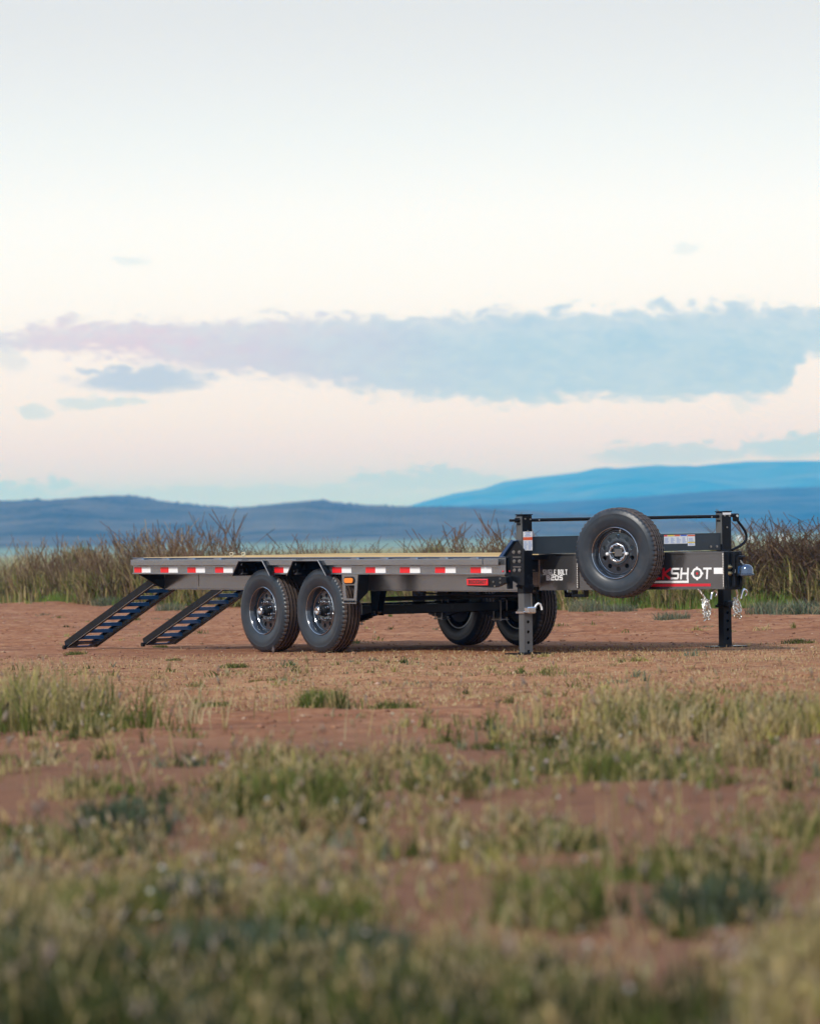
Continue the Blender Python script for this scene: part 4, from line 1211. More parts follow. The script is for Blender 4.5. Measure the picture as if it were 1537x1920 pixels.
class Veg:
    def __init__(s): s.v = []; s.f = []; s.c = []; s.n = 0
    def push(s, v, f, c):
        s.v.append(v); s.f.append(f + s.n); s.c.append(c); s.n += len(v)
    def blades(s, x, y, z, h, w, col, lean=0.35, g=rng, tipcol=None, bend=1.0):
        """three-segment curved ribbons, 5 triangles each"""
        N = len(x)
        a = g.uniform(0, 2 * np.pi, N); l = np.abs(g.normal(0, lean, N)) * h
        dx, dy = np.cos(a) * l, np.sin(a) * l
        fa = g.uniform(0, np.pi, N); wx, wy = np.cos(fa) * w / 2, np.sin(fa) * w / 2
        V = np.zeros((N, 7, 3))
        for k, (t, ws) in enumerate(((0, 1), (.38, .9), (.75, .6))):
            cx = x + dx * t ** (1 + bend * .6); cy = y + dy * t ** (1 + bend * .6); cz = z + h * t * (1 - .12 * t * (l / (h + 1e-6)))
            V[:, 2 * k] = np.stack([cx - wx * ws, cy - wy * ws, cz], 1); V[:, 2 * k + 1] = np.stack([cx + wx * ws, cy + wy * ws, cz], 1)
        V[:, 6] = np.stack([x + dx, y + dy, z + h * (1 - .25 * np.minimum(1, l / (h + 1e-6)))], 1)
        f = np.array([(0, 1, 3), (0, 3, 2), (2, 3, 5), (2, 5, 4), (4, 5, 6)])
        Fc = (np.arange(N)[:, None, None] * 7 + f[None]).reshape(-1, 3)
        C = np.repeat(np.asarray(col)[:, None, :], 7, 1).copy()
        if tipcol is not None:
            tc_ = np.asarray(tipcol); C[:, 6] = tc_; C[:, 4:6] = .5 * C[:, 4:6] + .5 * tc_[:, None, :] if tc_.ndim == 2 else .5 * C[:, 4:6] + .5 * tc_
        s.push(V.reshape(-1, 3), Fc, C.reshape(-1, 3))
        return V[:, 6]
    def heads(s, p, r, hgt, col, g=rng):
        """small fuzzy seed heads: stretched octahedra"""
        N = len(p)
        o = np.array([(1, 0, 0), (0, 1, 0), (-1, 0, 0), (0, -1, 0), (0, 0, 1), (0, 0, -1)], float)
        V = p[:, None, :] + o[None] * np.stack([r, r, hgt], 1)[:, None, :]
        tilt = g.normal(0, .35, (N, 2)); V[:, :, 0] += (V[:, :, 2] - p[:, None, 2]) * tilt[:, :1]; V[:, :, 1] += (V[:, :, 2] - p[:, None, 2]) * tilt[:, 1:]
        f = np.array([(0, 1, 4), (1, 2, 4), (2, 3, 4), (3, 0, 4), (1, 0, 5), (2, 1, 5), (3, 2, 5), (0, 3, 5)])
        s.push(V.reshape(-1, 3), (np.arange(N)[:, None, None] * 6 + f[None]).reshape(-1, 3), np.repeat(np.asarray(col)[:, None, :], 6, 1).reshape(-1, 3))
    def tubes(s, P, r0, r1, col):
        """P (N, K, 3) polylines -> three-sided tubes"""
        N, K, _ = P.shape
        ang = np.array([0, 2.09, 4.19])
        rad = np.linspace(1, 0, K)[None, :, None] * (r0 - r1)[:, None, None] + r1[:, None, None]
        ox = np.cos(ang)[None, None, :] * rad; oy = np.sin(ang)[None, None, :] * rad
        V = np.repeat(P[:, :, None, :], 3, 2).copy()
        V[..., 0] += ox; V[..., 1] += oy; V[..., 2] += ox * .3
        f = []
        for k in range(K - 1):
            for a in range(3):
                b = (a + 1) % 3
                f += [(k * 3 + a, k * 3 + b, (k + 1) * 3 + b), (k * 3 + a, (k + 1) * 3 + b, (k + 1) * 3 + a)]
        f = np.array(f)
        s.push(V.reshape(-1, 3), (np.arange(N)[:, None, None] * (K * 3) + f[None]).reshape(-1, 3), np.repeat(np.asarray(col)[:, None, :], K * 3, 1).reshape(-1, 3))
    def mesh(s, name, mat=None):
        return mesh_np(name, np.concatenate(s.v), np.concatenate(s.f), np.concatenate(s.c), mat or M_LEAF)

GREEN = np.array((.110, .138, .034)); DGREEN = np.array((.058, .074, .026)); OLIVE = np.array((.190, .180, .062)); STRAW = np.array((.40, .31, .145))
PALE = np.array((.42, .34, .20)); SAGE = np.array((.17, .19, .115)); YEL = np.array((.33, .30, .085)); BROWN = np.array((.14, .088, .055)); BLUEG = np.array((.080, .105, .066))
def colmix(N, pal, wts, g=rng, jit=.22):
    idx = g.choice(len(pal), N, p=np.array(wts) / sum(wts))
    c = np.array(pal)[idx]
    return c * (1 + g.uniform(-jit, jit, (N, 1))) * (1 + g.uniform(-.06, .06, (N, 3)))

# ---- tall green and straw grass along the edge of the lot (uncountable)
TAN_G = np.array((.26, .19, .11))
vg = Veg(); g2 = np.random.default_rng(11)
N = 90000
x = g2.uniform(-13, 13, N); dpt = g2.gamma(1.5, 2.6, N); y = veg_edge(x) + dpt - .4
clump = fbm(x * 1.1, y * .5, 3, 41)
keep = (clump + g2.normal(0, .35, N)) > -.55
x, y, dpt, clump = x[keep], y[keep], dpt[keep], clump[keep]
h = np.clip(.16 + .13 * np.minimum(dpt, 3) + .14 * clump, .06, .75) * np.where(x < -2.2, .68, 1.0) * g2.uniform(.5, 1.2, len(x))
colr = colmix(len(x), [np.array((.13, .21, .045)), np.array((.18, .28, .065)), OLIVE, STRAW, GREEN], [4, 3, 1.8, .8, 1.5], g2)
vg.blades(x, y, gz(x, y), h, g2.uniform(.008, .016, len(x)), colr, .35, g2)
N = 52000
x = g2.uniform(-14, 14, N); dpt = g2.uniform(2.2, 9, N); y = veg_edge(x) + dpt
cl2 = fbm(x * .9, y * .6, 3, 47); k = (cl2 + g2.normal(0, .4, N) > -.35) & ((x < 4.4) | (g2.random(N) < .25)); x, y, cl2, dpt = x[k], y[k], cl2[k], dpt[k]
h = np.clip(.30 + .065 * dpt, .3, .80) * g2.uniform(.55, 1.12, len(x)) * (1 + .18 * cl2)
vg.blades(x, y, gz(x, y), h, g2.uniform(.007, .013, len(x)), colmix(len(x), [STRAW, OLIVE * 1.2, TAN_G, GREEN * 1.2, PALE * .8], [3, 2.5, 2, 1.5, 1.5], g2), .22, g2)
o = link('tall_grass', vg.mesh('tall_grass'), None); tag(o, kind='stuff', label='green and straw grass growing along the edge of the dirt lot', cat='grass')
# field grass further out
vg = Veg(); N = 60000
y = 82 + g2.gamma(2.0, 30, N); x = g2.uniform(-.13, .13, N) * y
ok = y < 300; x, y = x[ok], y[ok]
patch = fbm(x * .12, y * .05, 3, 51)
colr = colmix(len(x), [STRAW * .9, OLIVE * 1.25, PALE * .75, GREEN * 1.2], [3, 3, 2, 1], g2)
vg.blades(x, y, gz(x, y), g2.uniform(.15, .42, len(x)) * (1 + .3 * patch), g2.uniform(.02, .05, len(x)), colr, .4, g2)
o = link('field_grass', vg.mesh('field_grass'), None); tag(o, kind='stuff', label='pale dry grass covering the plain behind the brush', cat='grass')

# ---- dry brush: clumps of tall brown seed stalks
def brush_mesh(seed, nst, hgt, spread, curl, cols, green=.35, tang=0.0, thick=1.0, up=0.5, low_cols=None):
    low_cols = low_cols or [TAN, STRAW * .8, BROWN, OLIVE]
    g = np.random.default_rng(seed); v = Veg()
    def stems(n, h0, h1, sp, r0, r1, cc, K=7, cl=curl, root=.5):
        a = g.uniform(0, 2 * np.pi, n); rr = g.uniform(0, 1, n) ** .5 * sp * root
        bx, by = np.cos(a) * rr, np.sin(a) * rr * .6
        hh = g.uniform(h0, h1, n)
        la = a + g.normal(0, .6, n); ln = np.abs(g.normal(.20, .15, n)) * hh
        t = np.linspace(0, 1, K)[None, :]
        P = np.zeros((n, K, 3))
        wob = g.normal(0, 1, (n, 2, 1)) * cl * hh[:, None, None]
        P[..., 0] = bx[:, None] + np.cos(la)[:, None] * ln[:, None] * t ** 1.5 + wob[:, 0] * (t ** 2.6) + .012 * np.sin(t * 9 + g.uniform(0, 6, (n, 1)))
        P[..., 1] = by[:, None] + np.sin(la)[:, None] * ln[:, None] * t ** 1.5 + wob[:, 1] * (t ** 2.6)
        P[..., 2] = hh[:, None] * (t - .18 * t ** 3 * np.abs(g.normal(0, 1, (n, 1)))) - .02
        v.tubes(P, np.full(n, r0), np.full(n, r1), cc(n)); return P
    cc = lambda n: colmix(n, cols, [1] * len(cols), g, .3)
    P = stems(nst, hgt * up, hgt, spread, .0050 * thick, .0034 * thick, cc)
    # seed-bearing twigs off the stalks
    reps = 3
    for r in range(reps):
        idx = g.integers(0, nst, int(nst * .9)); k = g.integers(2, 6, len(idx))
        p0 = P[idx, k]; n = len(idx); L_ = g.uniform(.10, .32, n) * hgt; a = g.uniform(0, 2 * np.pi, n)
        t = np.linspace(0, 1, 4)[None, :]
        Q = np.zeros((n, 4, 3)); out_ = g.uniform(.3, .8, (n, 1)) + tang * .4
        Q[..., 0] = p0[:, :1] + np.cos(a)[:, None] * L_[:, None] * t * out_; Q[..., 1] = p0[:, 1:2] + np.sin(a)[:, None] * L_[:, None] * t * out_
        Q[..., 2] = p0[:, 2:3] + L_[:, None] * (t * .9 - tang * t ** 2 * g.uniform(0, .9, (n, 1)))
        v.tubes(Q, np.full(n, .0042 * thick), np.full(n, .0034 * thick), cc(n))
    # shorter tangle low down
    stems(int(90 + nst * 1.2), hgt * .22, hgt * .60, spread * 1.1, .004 * thick, .003 * thick, lambda n: colmix(n, low_cols, [1] * len(low_cols), g, .3), 5, curl * 1.3, .9)
    # leaves at the foot
    n = int(1100 * green); a = g.uniform(0, 2 * np.pi, n); rr = g.uniform(0, 1, n) ** .5 * spread
    v.blades(np.cos(a) * rr, np.sin(a) * rr * .6, np.full(n, -.02) + g.uniform(0, hgt * .3, n), g.uniform(.10, .34, n) * hgt, g.uniform(.007, .016, n), colmix(n, [GREEN, OLIVE, DGREEN, STRAW * .8, BROWN], [2, 3, 1.5, 2, 1.2], g), .5, g)
    return v.mesh('dry_brush', M_STALK)
RUST = np.array((.185, .122, .078)); TAN = np.array((.34, .26, .15)); DK = np.array((.085, .060, .042))
protos = {
 'tan': [brush_mesh(s, 55, 1.0, .55, .12, [RUST, BROWN, TAN * .8, TAN], .30, 0, 1.05, .4, [TAN, STRAW * .8, BROWN, RUST * 1.1]) for s in (1, 2)],
 'rust': [brush_mesh(s, 28, 1.0, .50, .12, [RUST, RUST * .8, BROWN], .6, 0.0, 1.1, .5) for s in (3, 4)],
 'dark': [brush_mesh(s, 95, 1.0, .60, .28, [DK * 1.3, BROWN * .8, RUST * .7, DK * 1.6], .5, 1.1, 1.1, .35, [BROWN, DK * 1.6, TAN * .7]) for s in (5, 6)],
 'sparse': [brush_mesh(s, 17, 1.0, .45, .22, [RUST, BROWN, RUST * .7], .7, .5, 1.35, .6, [STRAW * .9, TAN, OLIVE]) for s in (7, 8)],
}
GB = 'dry brush clumps along the far edge of the lot'
# (px, extra depth, height m, kind, label)
rows = []
def zone(px0, px1, n, h0, h1, kinds, label, seed, ext=(0.4, 2.8)):
    r = random.Random(seed)
    for k in range(n):
        px = px0 + (px1 - px0) * (k + .5 + r.uniform(-.35, .35)) / n
        rows.append((px, r.uniform(*ext), r.uniform(h0, h1), r.choice(kinds), ('leftmost ' if k == 0 else 'rightmost ' if k == n - 1 else '') + label))
zone(-160, 18, 4, 1.0, 1.25, ['dark', 'rust'], 'dark brown brush clump behind the lot at the left edge', 1)
zone(30, 235, 10, 1.1, 1.48, ['tan', 'tan', 'rust'], 'tan and brown upright brush clump standing left of the trailer deck', 2)
zone(240, 430, 11, 1.25, 1.62, ['rust', 'tan', 'rust'], 'rust-brown seed stalk clump behind the rear end of the trailer deck', 3)
zone(435, 640, 9, .95, 1.35, ['tan', 'sparse', 'rust'], 'straw and brown stalk clump behind the deck above the wheels', 4)
zone(645, 800, 7, .95, 1.3, ['sparse', 'tan', 'sparse'], 'thin brown stalk clump rising behind the middle of the deck', 5)
zone(805, 975, 7, 1.05, 1.62, ['sparse', 'sparse', 'rust'], 'loose arching stalk clump behind the deck front beside the left jack', 6)
zone(990, 1130, 4, .9, 1.25, ['sparse'], 'sparse arching stalk clump showing between the left jack and the spare wheel', 7)
zone(1150, 1370, 5, .75, .95, ['sparse'], 'low sparse stalk clump behind the headboard and the right jack', 8)
zone(1392, 1545, 13, 1.15, 1.55, ['dark', 'dark', 'dark', 'sparse'], 'dark tangled leafless brush clump right of the coupler', 9)
zone(1555, 1780, 7, 1.2, 1.6, ['dark'], 'dark tangled brush clump at the far right edge of the photo', 10)
for k, (px, ex, hh, kd, lb) in enumerate(rows):
    d0 = 73.0
    for _ in range(6):
        xx, _z = px_at(px, d0); d0 = float(veg_edge(xx)) + ex
    xx, _z = px_at(px, d0)
    me = protos[kd][k % 2]
    o = link('dry_brush', me, None, None, (xx, d0, float(gz(xx, d0))), (0, 0, 0))
    o.rotation_euler = (0, 0, random.uniform(-3, 3)); w = random.uniform(.85, 1.25)
    o.scale = (hh * w, hh * w, hh)
    tag(o, lb, 'brush', GB)

# ---- rounded green bushes behind the brush
def bush_mesh(seed, cols, n=2600):
    g = np.random.default_rng(seed); v = Veg()
    u = g.uniform(-1, 1, n); a = g.uniform(0, 2 * np.pi, n); r = g.uniform(.55, 1, n) ** .5
    sx = np.sqrt(1 - u * u) * np.cos(a) * r; sy = np.sqrt(1 - u * u) * np.sin(a) * r; sz = np.abs(u) * r
    lump = 1 + .16 * fbm(np.arctan2(sy, sx) * 1.8, sz * 3, 3, seed)
    v.blades(sx * .62 * lump, sy * .5 * lump, sz * .78 * lump, g.uniform(.10, .26, n), g.uniform(.006, .014, n), colmix(n, cols, [1] * len(cols), g, .3), .55, g)
    n2 = 60; a = g.uniform(0, 2 * np.pi, n2); t = np.linspace(0, 1, 5)[None, :]
    P = np.zeros((n2, 5, 3)); P[..., 0] = np.cos(a)[:, None] * .5 * t; P[..., 1] = np.sin(a)[:, None] * .4 * t; P[..., 2] = .7 * t * g.uniform(.5, 1, (n2, 1))
    v.tubes(P, np.full(n2, .008), np.full(n2, .003), colmix(n2, [BROWN], [1], g))
    return v.mesh('green_bush', M_LEAF)
bm_o = bush_mesh(31, [OLIVE, OLIVE * .8, GREEN * .9, YEL * .8]); bm_p = bush_mesh(32, [PALE * .9, STRAW, OLIVE * 1.2, STRAW * 1.1])
for px, dd, hh, ww, me, nm, lb in [
    (150, 101, 1.22, 1.1, bm_o, 'green_bush', 'round olive-green bush standing behind the tan brush on the left'),
    (505, 88, .98, 1.0, bm_p, 'straw_bush', 'pale straw-coloured feathery bush behind the deck above the rear wheel'),
    (560, 90, 1.02, 1.0, bm_p, 'straw_bush', 'pale straw-coloured bush behind the deck above the second wheel'),
    (812, 82, 1.0, 1.0, bm_o, 'green_bush', 'round olive-green bush behind the deck right of its middle'),
    (930, 80, .92, .9, bm_o, 'green_bush', 'low olive-green bush behind the front corner of the deck'),
    (1015, 84, 1.05, .8, bm_o, 'green_bush', 'olive-green bush showing just right of the left jack'),
    (1345, 84, .95, .8, bm_o, 'green_bush', 'pale green feathery bush showing left of the right jack')]:
    xx, _z = px_at(px, dd)
    o = link(nm, me, None, None, (xx, dd, float(gz(xx, dd)) - .02)); o.scale = (hh * ww, hh * ww, hh); o.rotation_euler = (0, 0, random.uniform(0, 6))
    tag(o, lb, 'bush')

# ---- low sage tufts at the foot of the grass and on the lot
def tuft_mesh(seed, n, rad, h, cols, lean, w=.006, heads=0):
    g = np.random.default_rng(seed); v = Veg()
    a = g.uniform(0, 2 * np.pi, n); r = g.uniform(0, 1, n) ** .7 * rad
    tips = v.blades(np.cos(a) * r, np.sin(a) * r, np.full(n, -.005), g.uniform(.4, 1, n) * h, g.uniform(.7, 1.4, n) * w, colmix(n, cols, [1] * len(cols), g, .3), lean, g)
    if heads:
        p = tips[:heads]; v.heads(p, np.full(heads, .009), np.full(heads, .012), colmix(heads, [np.array((.6, .55, .25))], [1], g))
    return v.mesh('grass_tuft', M_LEAF)
SAGE = np.array((.15, .18, .12))
sage = [tuft_mesh(s, 420, .30, .20, [SAGE, SAGE * 1.25, BLUEG, PALE * .7], .9, .009) for s in (61, 62)]
sagef = tuft_mesh(63, 420, .28, .26, [SAGE, SAGE * 1.2, PALE * .8], .8, .008, 14)
low = [tuft_mesh(s, 260, .16, .07, [GREEN, DGREEN, OLIVE], 1.1, .007) for s in (64, 65)]
for px, py, sc, me, nm, lb in [
    (60, 1128, 1.2, sage[0], 'sage_tuft', 'grey-green tuft at the grass edge near the left border of the photo'),
    (205, 1136, 1.1, sage[1], 'sage_tuft', 'grey-green tuft in the dirt left of the upper ramp end'),
    (318, 1150, .8, sage[0], 'sage_tuft', 'small grey tuft in the dirt seen between the two ramps'),
    (740, 1148, 1.0, sage[1], 'sage_tuft', 'grey-green tuft seen under the axle between the wheels'),
    (1098, 1146, .95, sagef, 'sage_tuft', 'spiky grey-green tuft with small yellow flowers right of the left jack'),
    (1258, 1163, .75, sage[0], 'sage_tuft', 'small flat grey-green tuft on the dirt below the lettered beam'),
    (1160, 1146, .8, sage[1], 'sage_tuft', 'grey-green tuft at the grass edge below the spare wheel'),
    (1440, 1150, 1.1, sage[0], 'sage_tuft', 'wide grey-green tuft at the grass edge right of the right jack'),
    (1500, 1154, 1.3, sage[1], 'sage_tuft', 'wide grey-green tuft at the grass edge near the right border of the photo'),
    (1495, 1205, 1.0, low[0], 'weed_mat', 'flat green weed mat on the dirt at the right border of the photo'),
    (438, 1250, .75, low[1], 'weed_mat', 'small flat green weed mat on the dirt in front of the rear wheel'),
    (140, 1226, .7, low[0], 'weed_mat', 'small green weed at the foot of the left ramp'),
    (300, 1212, .5, low[1], 'weed_mat', 'small green weed beside the foot of the second ramp'),
    (325, 1238, .45, low[0], 'weed_mat', 'tiny green weed on the dirt in front of the second ramp'),
    (405, 1325, .6, low[1], 'weed_mat', 'low dark green weed on the dirt in front of the rear wheel'),
    (735, 1330, 1.0, low[0], 'weed_mat', 'long flat green weed mat on the bare dirt in front of the front wheel'),
    (925, 1400, .7, low[1], 'weed_mat', 'flat blue-green weed mat on the bare dirt below the left jack')]:
    xx, yy = px_ground(px, py)
    o = link(nm, me, None, None, (xx, yy, float(gz(xx, yy)))); o.scale = (sc, sc, sc); o.rotation_euler = (0, 0, random.uniform(0, 6))
    tag(o, lb, 'tuft' if nm == 'sage_tuft' else 'weed')

# ---- foreground: patches of grass, seed heads and weeds (uncountable)
vg = Veg(); g3 = np.random.default_rng(77)
def inframe(x, y, m=1.25): return np.abs(x) < (769 / F_PX * y) * m + .4
# (px, py base, half width px, half depth py, height m, palette, weights, count)
P_Y = ([YEL, OLIVE, GREEN, STRAW, PALE], [3, 3, 1.5, 2.5, 1.5])
P_G = ([GREEN, GREEN * 1.2, OLIVE, DGREEN, STRAW], [4, 2, 3, 2, 1])
P_D = ([DGREEN * .75, GREEN * .7, BLUEG * .8, OLIVE * .7], [3, 3, 1.5, .7])
P_S = ([STRAW, PALE, OLIVE, BROWN], [3, 2, 2, 1])
patches = [
 (60, 1362, 165, 16, .40, P_Y, 5200), (-80, 1372, 120, 20, .42, P_Y, 2000), (180, 1375, 60, 12, .22, P_G, 500),
 (612, 1332, 50, 5, .15, P_G, 700), (330, 1322, 60, 6, .05, P_G, 120),
 (1230, 1370, 210, 16, .28, P_Y, 4200), (1430, 1368, 120, 16, .24, P_Y, 2200), (1600, 1375, 120, 20, .26, P_Y, 1200),
 (1080, 1400, 120, 12, .14, P_G, 1300), (830, 1372, 110, 10, .12, P_Y, 500),
 (1120, 1455, 160, 22, .17, P_G, 2800), (1400, 1440, 160, 25, .18, P_S, 1500), (1290, 1470, 90, 16, .18, P_G, 1300),
 (560, 1520, 140, 16, .21, P_G, 5200), (540, 1450, 120, 20, .17, P_Y, 1300), (720, 1440, 100, 20, .16, P_S, 800),
 (860, 1480, 140, 14, .15, P_G, 1400), (165, 1495, 90, 14, .13, P_G, 1400), (60, 1440, 120, 20, .10, P_S, 700), (280, 1510, 60, 8, .08, P_D, 500),
 (60, 1560, 140, 10, .09, P_D, 900), (200, 1560, 90, 6, .06, P_D, 500),
 (1040, 1590, 90, 14, .13, P_G, 1500), (900, 1600, 100, 16, .12, P_Y, 1000), (1330, 1640, 170, 22, .17, P_G, 3600), (1480, 1560, 120, 24, .16, P_G, 1700),
 (200, 1740, 60, 14, .16, P_Y, 1500), (330, 1690, 90, 14, .13, P_D, 1200), (90, 1720, 120, 26, .20, P_S, 1800), (20, 1800, 120, 40, .22, P_Y, 2400),
 (600, 1720, 110, 22, .15, P_G, 2600), (640, 1810, 90, 16, .13, P_D, 1700), (460, 1760, 110, 24, .13, P_D, 1300), (420, 1690, 70, 12, .12, P_Y, 900),
 (830, 1560, 70, 30, .14, P_S, 700), (1010, 1740, 110, 16, .16, P_G, 1900), (1320, 1730, 120, 16, .15, P_D, 1300), (1240, 1760, 60, 10, .10, P_D, 500),
 (1500, 1830, 110, 50, .20, P_Y, 2600),
 (120, 1930, 220, 40, .16, P_D, 4200), (450, 1940, 240, 45, .15, P_D, 4800), (900, 1950, 260, 45, .17, P_G, 5200), (1000, 1900, 60, 24, .19, P_G, 1400), (700, 1900, 120, 30, .17, P_D, 2200),
 (250, 1860, 150, 30, .15, P_D, 3600), (330, 1960, 260, 40, .17, P_D, 5000), (860, 1960, 200, 40, .17, P_D, 5000), (1000, 1890, 90, 24, .15, P_D, 1600), (560, 1850, 120, 20, .13, P_D, 1500), (1180, 1960, 180, 40, .17, P_D, 4200), (1420, 1930, 120, 40, .18, P_Y, 2600), (40, 1900, 150, 50, .24, P_D, 3600), (860, 1830, 60, 16, .15, P_G, 1300), (560, 2010, 500, 30, .17, P_D, 4200),
]
def clumps(cx, cy, rad, hgt, nb_, pals, tint, lean=.45, seedp=.06):
    """bunches of blades, each bunch with its own size, colour and number of blades"""
    idx = np.repeat(np.arange(len(cx)), nb_); m = len(idx)
    a = g3.uniform(0, 2 * np.pi, m); rr = np.abs(g3.normal(0, .55, m)) * rad[idx]
    x = cx[idx] + np.cos(a) * rr; y = cy[idx] + np.sin(a) * rr
    h = hgt[idx] * g3.uniform(.35, 1.05, m) * (1 - .35 * np.clip(rr / (rad[idx] + 1e-6), 0, 1))
    c = pals[idx] * tint[idx][:, None] * (1 + g3.uniform(-.25, .25, (m, 1)))
    dry = g3.random(m) < np.where(c[:, 0] > .14, .34, .10); c[dry] = STRAW * 1.05 * g3.uniform(.6, 1.1, (dry.sum(), 1))
    wt_y = np.clip((c[:, :1] - .12) / .1, .08, .5)
    tipc = c * (1 - wt_y) + np.array((.40, .33, .19)) * wt_y
    tips = vg.blades(x, y, gz(x, y), h, g3.uniform(.0036, .0075, m) * (1 + y / 45), c, lean, g3, tipc)
    k = g3.random(m) < seedp
    if k.any():
        p = tips[k].copy(); n_ = k.sum(); p[:, 2] += g3.uniform(0, .05, n_)
        vg.heads(p, g3.uniform(.003, .006, n_), g3.uniform(.012, .026, n_), colmix(n_, [PALE, STRAW * 1.1, np.array((.33, .26, .20))], [2, 2, 1], g3))
for (px, py, hw, hd, hh, (pal, wt_), n) in patches:
    nc = max(3, n // (62 if py < 1400 else 85 if py < 1700 else 115))
    ppx = px + g3.normal(0, .5, nc) * hw; ppy = py + g3.normal(0, .5, nc) * hd
    dx = ppx - 768; dy = ppy - YH
    u = dx * math.cos(ROLL) - dy * math.sin(ROLL); v_ = dx * math.sin(ROLL) + dy * math.cos(ROLL)
    cy = F_PX * CAM_H / v_; cx = u / F_PX * cy
    dense = .9 if py < 1400 else .60 if py < 1700 else .75
    clumps(cx, cy, g3.uniform(.04, .16, nc) * (.6 + cy / 40), hh * g3.uniform(.5, 1.1, nc), (g3.uniform(14, 60, nc) * dense).astype(int),
           np.array(pal)[g3.choice(len(pal), nc, p=np.array(wt_) / sum(wt_))], g3.uniform(.7, 1.3, nc), .42, .03 if pal is P_D[0] else .09)
# scattered low bunches with bare dirt between
N = 1400
cy = 1 / g3.uniform(1 / 30, 1 / 7.6, N); cx = g3.uniform(-1, 1, N) * (.115 * cy + .25)
cl = fbm(cx * .8, cy * .36, 3, 71) * 1.2 - .12 * (cy < 13); wgt = np.clip((27.5 - cy) / 4, 0, 1)
k = (cl + g3.normal(0, .22, N)) > (.30 - .12 * np.clip((15 - cy) / 6, 0, 1) + .9 * (1 - wgt))
cx, cy, cl = cx[k], cy[k], cl[k]; m = len(cx)
PB = np.array([GREEN, OLIVE, STRAW, SAGE, DGREEN, YEL])
clumps(cx, cy, g3.uniform(.03, .14, m), np.clip(.05 + .09 * cl, .03, .17) * g3.uniform(.6, 1.4, m), g3.integers(8, 46, m), PB[g3.choice(6, m, p=[.26, .22, .16, .12, .14, .10])], g3.uniform(.65, 1.3, m), .7, .05)
# sparse weeds and stalks over the bare lot
N = 700
cy = 1 / g3.uniform(1 / 72, 1 / 25, N); cx = g3.uniform(-1, 1, N) * .11 * cy
k = (fbm(cx * .5, cy * .3, 3, 171) + g3.normal(0, .35, N) > .15) & ~((np.abs(cx - .2) < 4.2) & (np.abs(cy - 42.2) < 3.4)); cx, cy = cx[k], cy[k]; m = len(cx)
clumps(cx, cy, g3.uniform(.03, .20, m), g3.uniform(.02, .09, m), g3.integers(6, 34, m), PB[g3.choice(6, m, p=[.30, .20, .22, .14, .08, .06])], g3.uniform(.7, 1.2, m), .9, .03)
# seed stalks standing over the grass
N = 1900
y = 1 / g3.uniform(1 / 29, 1 / 7.8, N); x = g3.uniform(-1, 1, N) * (.11 * y + .2)
k = (fbm(x * .9, y * .42, 4, 71) + g3.normal(0, .5, N)) > (.02 + .9 * np.clip((y - 26) / 5, 0, 1)); x, y = x[k], y[k]; m = len(x)
hh = g3.uniform(.08, .36, m) * (.55 + .45 * np.clip(y / 22, 0, 1))
tips = vg.blades(x, y, gz(x, y), hh, np.full(m, .0030) * (1 + y / 40), colmix(m, [STRAW, OLIVE * 1.2, PALE], [2, 2, 1], g3), .25, g3)
vg.heads(tips, g3.uniform(.004, .0085, m), g3.uniform(.016, .036, m), colmix(m, [PALE, STRAW * 1.2, np.array((.36, .29, .23)), np.array((.25, .20, .17))], [2, 2, 1.2, .8], g3))
# small pale flowers
N = 260
y = 1 / g3.uniform(1 / 26, 1 / 8, N); x = g3.uniform(-1, 1, N) * (.105 * y + .1)
k = (fbm(x * .9, y * .42, 4, 71) + g3.normal(0, .4, N)) > .1; x, y = x[k], y[k]; m = len(x)
vg.heads(np.stack([x, y, gz(x, y) + g3.uniform(.05, .14, m)], 1), g3.uniform(.007, .012, m), g3.uniform(.006, .010, m), colmix(m, [np.array((.62, .58, .50)), np.array((.55, .50, .36)), np.array((.5, .42, .38))], [2, 1, 1], g3))
o = link('foreground_grass', vg.mesh('foreground_grass'), None); tag(o, kind='stuff', label='patchy blurred grass with seed heads in the foreground dirt', cat='grass')

# ---- countable foreground plants that stand out
fg = [tuft_mesh(s, 620, .20, .27, [YEL, OLIVE, GREEN, STRAW], .45, .006) for s in (91,)] + [tuft_mesh(92, 520, .15, .17, [GREEN, GREEN * 1.25, OLIVE], .5, .006), tuft_mesh(93, 520, .17, .15, [DGREEN, BLUEG, SAGE], .7, .008)]
for px, py, sc, k, nm, lb in [
    (600, 1332, .9, 1, 'grass_tuft', 'dark green tuft standing alone on the dirt in front of the wheels'),
    (205, 1742, .95, 1, 'grass_tuft', 'bright yellow-green tuft at the lower left of the photo'),
    (560, 1530, 1.3, 1, 'grass_tuft', 'bright green grass tuft left of centre in the blurred foreground'),
    (1150, 1468, .9, 1, 'grass_tuft', 'green tuft in the middle distance below the lettered beam'),
    (1030, 1735, 1.0, 1, 'grass_tuft', 'green tuft at the lower right of centre beside bare dirt'),
    (600, 1765, .9, 1, 'grass_tuft', 'green tuft right of the blue-green weeds in the near foreground'),
    (390, 1830, 1.1, 2, 'weed_clump', 'blue-green leafy weed clump in the near foreground left of centre'),
    (330, 1700, .9, 2, 'weed_clump', 'dark green weed clump in the lower left foreground'),
    (650, 1815, .9, 2, 'weed_clump', 'dark green weed clump low in the foreground near the centre'),
    (1335, 1738, 1.0, 2, 'weed_clump', 'dark blue-green weed clump on dirt in the lower right foreground'),
    (230, 1562, 1.0, 2, 'weed_clump', 'low blue-green weed clump on the red dirt strip at the left')]:
    xx, yy = px_ground(px, py)
    o = link(nm, fg[k], None, None, (xx, yy, float(gz(xx, yy)) - .003)); o.scale = (sc,) * 3; o.rotation_euler = (0, 0, random.uniform(0, 6))
    tag(o, lb, 'tuft' if nm == 'grass_tuft' else 'weed')
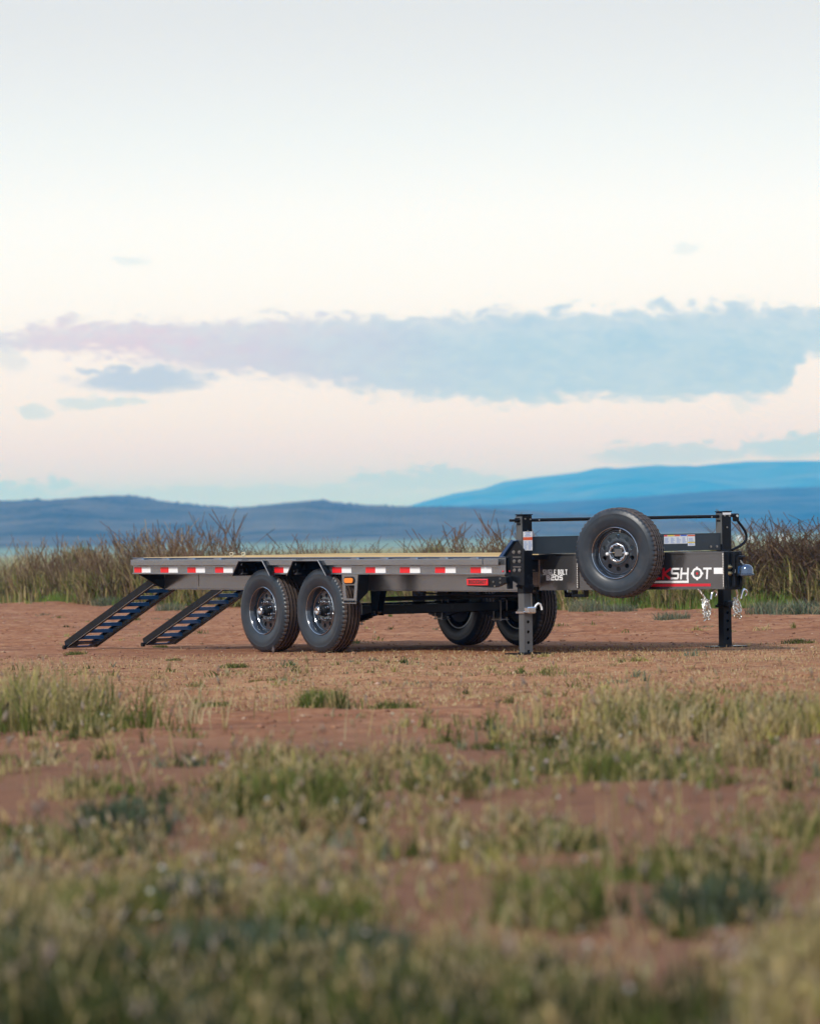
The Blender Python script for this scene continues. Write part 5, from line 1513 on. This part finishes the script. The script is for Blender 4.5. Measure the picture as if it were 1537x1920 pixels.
# broken branch poking in at the left border
xx, yy = px_ground(-40, 1372)
br = MB().tube([(0, 0, .03), (.07, .02, .07), (.13, .03, .10), (.18, .03, .155), (.215, .04, .165)], [.010, .008, .007, .006, .003], 7).tube([(.13, .03, .10), (.165, .02, .15), (.20, .01, .152)], [.006, .005, .003], 6)
bo = br.build('broken_branch', paint('dead_wood', (.05, .032, .024), .8), None, True, 60, loc=(xx, yy, float(gz(xx, yy)) + .03))
tag(bo, 'dark broken branch sticking up in the grass at the left border of the photo', 'branch')

# ---- clods, pebbles and straw litter on the lot
vg = Veg(); N = 9000
y = g3.uniform(24, 74, N); x = g3.uniform(-1, 1, N) * (.12 * y)
sz = g3.gamma(1.4, .004, N) + .003
vg.heads(np.stack([x, y, gz(x, y) + sz * .2], 1), sz, sz * .55, colmix(N, [np.array((.30, .16, .10)), np.array((.18, .085, .055)), np.array((.42, .28, .19))], [3, 2, 1.4], g3))
o = link('dirt_clods', vg.mesh('dirt_clods', M_STALK), None); tag(o, kind='stuff', label='small clods and pebbles strewn over the red dirt', cat='clods')
vg = Veg(); N = 26000
y = 1 / g3.uniform(1 / 42.5, 1 / 27, N); x = g3.uniform(-1, 1, N) * (.115 * y)
vg.blades(x, y, gz(x, y), g3.uniform(.008, .035, N), g3.uniform(.003, .007, N), colmix(N, [STRAW, PALE, np.array((.40, .26, .14)), BROWN], [3, 2, 3, 1.5], g3), 1.2, g3)
o = link('straw_litter', vg.mesh('straw_litter', M_STALK), None); tag(o, kind='stuff', label='short dry straw litter on the dirt in front of the trailer', cat='straw')

# ================================================================== FAR BUILDINGS
M_FARW = paint('white_wall', (.80, .80, .78), .7); M_FARR = paint('pale_metal_roof', (.74, .76, .78), .5); M_FARD = paint('dark_opening', (.05, .06, .07), .6)
def shed(px, dist, w, d, h, lb):
    xx, _z = px_at(px, dist)
    e = empty('farm_building', (xx, dist, -.2)); tag(e, lb, 'building')
    MB().box(-w / 2, w / 2, 0, d, 0, h).build('wall', M_FARW, e)
    MB().poly([(-w / 2 - .4, -.4, h), (-w / 2 - .4, d / 2, h + w * .08), (-w / 2 - .4, d + .4, h)], (w + .8, 0, 0)).build('roof', M_FARR, e)
    MB().box(-w * .12, w * .12, -.05, -.01, 0, h * .7).build('door', M_FARD, e)
shed(1387, 2450, 4.6, 5, 2.4, 'small white building on the plain between the right jack and the crank handle')
shed(1404, 2450, 3, 4, 1.4, 'tiny white building on the plain just right of the crank handle')
shed(1466, 2500, 6.5, 5, 2.2, 'long pale building on the plain above the dark brush at the right')

# ================================================================== HAZE
hz = MB().box(-12000, 12000, -120, 24000, -6, 340).build('haze', None)
hm = bpy.data.materials.new('haze_air'); hm.use_nodes = True; nt = hm.node_tree
for n in list(nt.nodes): nt.nodes.remove(n)
ho = nt.nodes.new('ShaderNodeOutputMaterial'); hv = nt.nodes.new('ShaderNodeVolumePrincipled')
hv.inputs['Color'].default_value = (.05, .38, 1.0, 1); hv.inputs['Density'].default_value = 1.6e-4; hv.inputs['Anisotropy'].default_value = 0.0
hv.inputs['Absorption Color'].default_value = (1, 1, 1, 1)
nt.links.new(hv.outputs[0], ho.inputs['Volume'])
hz.data.materials.append(hm)
tag(hz, kind='stuff', label='thin blue haze lying over the plain and the hills', cat='haze')
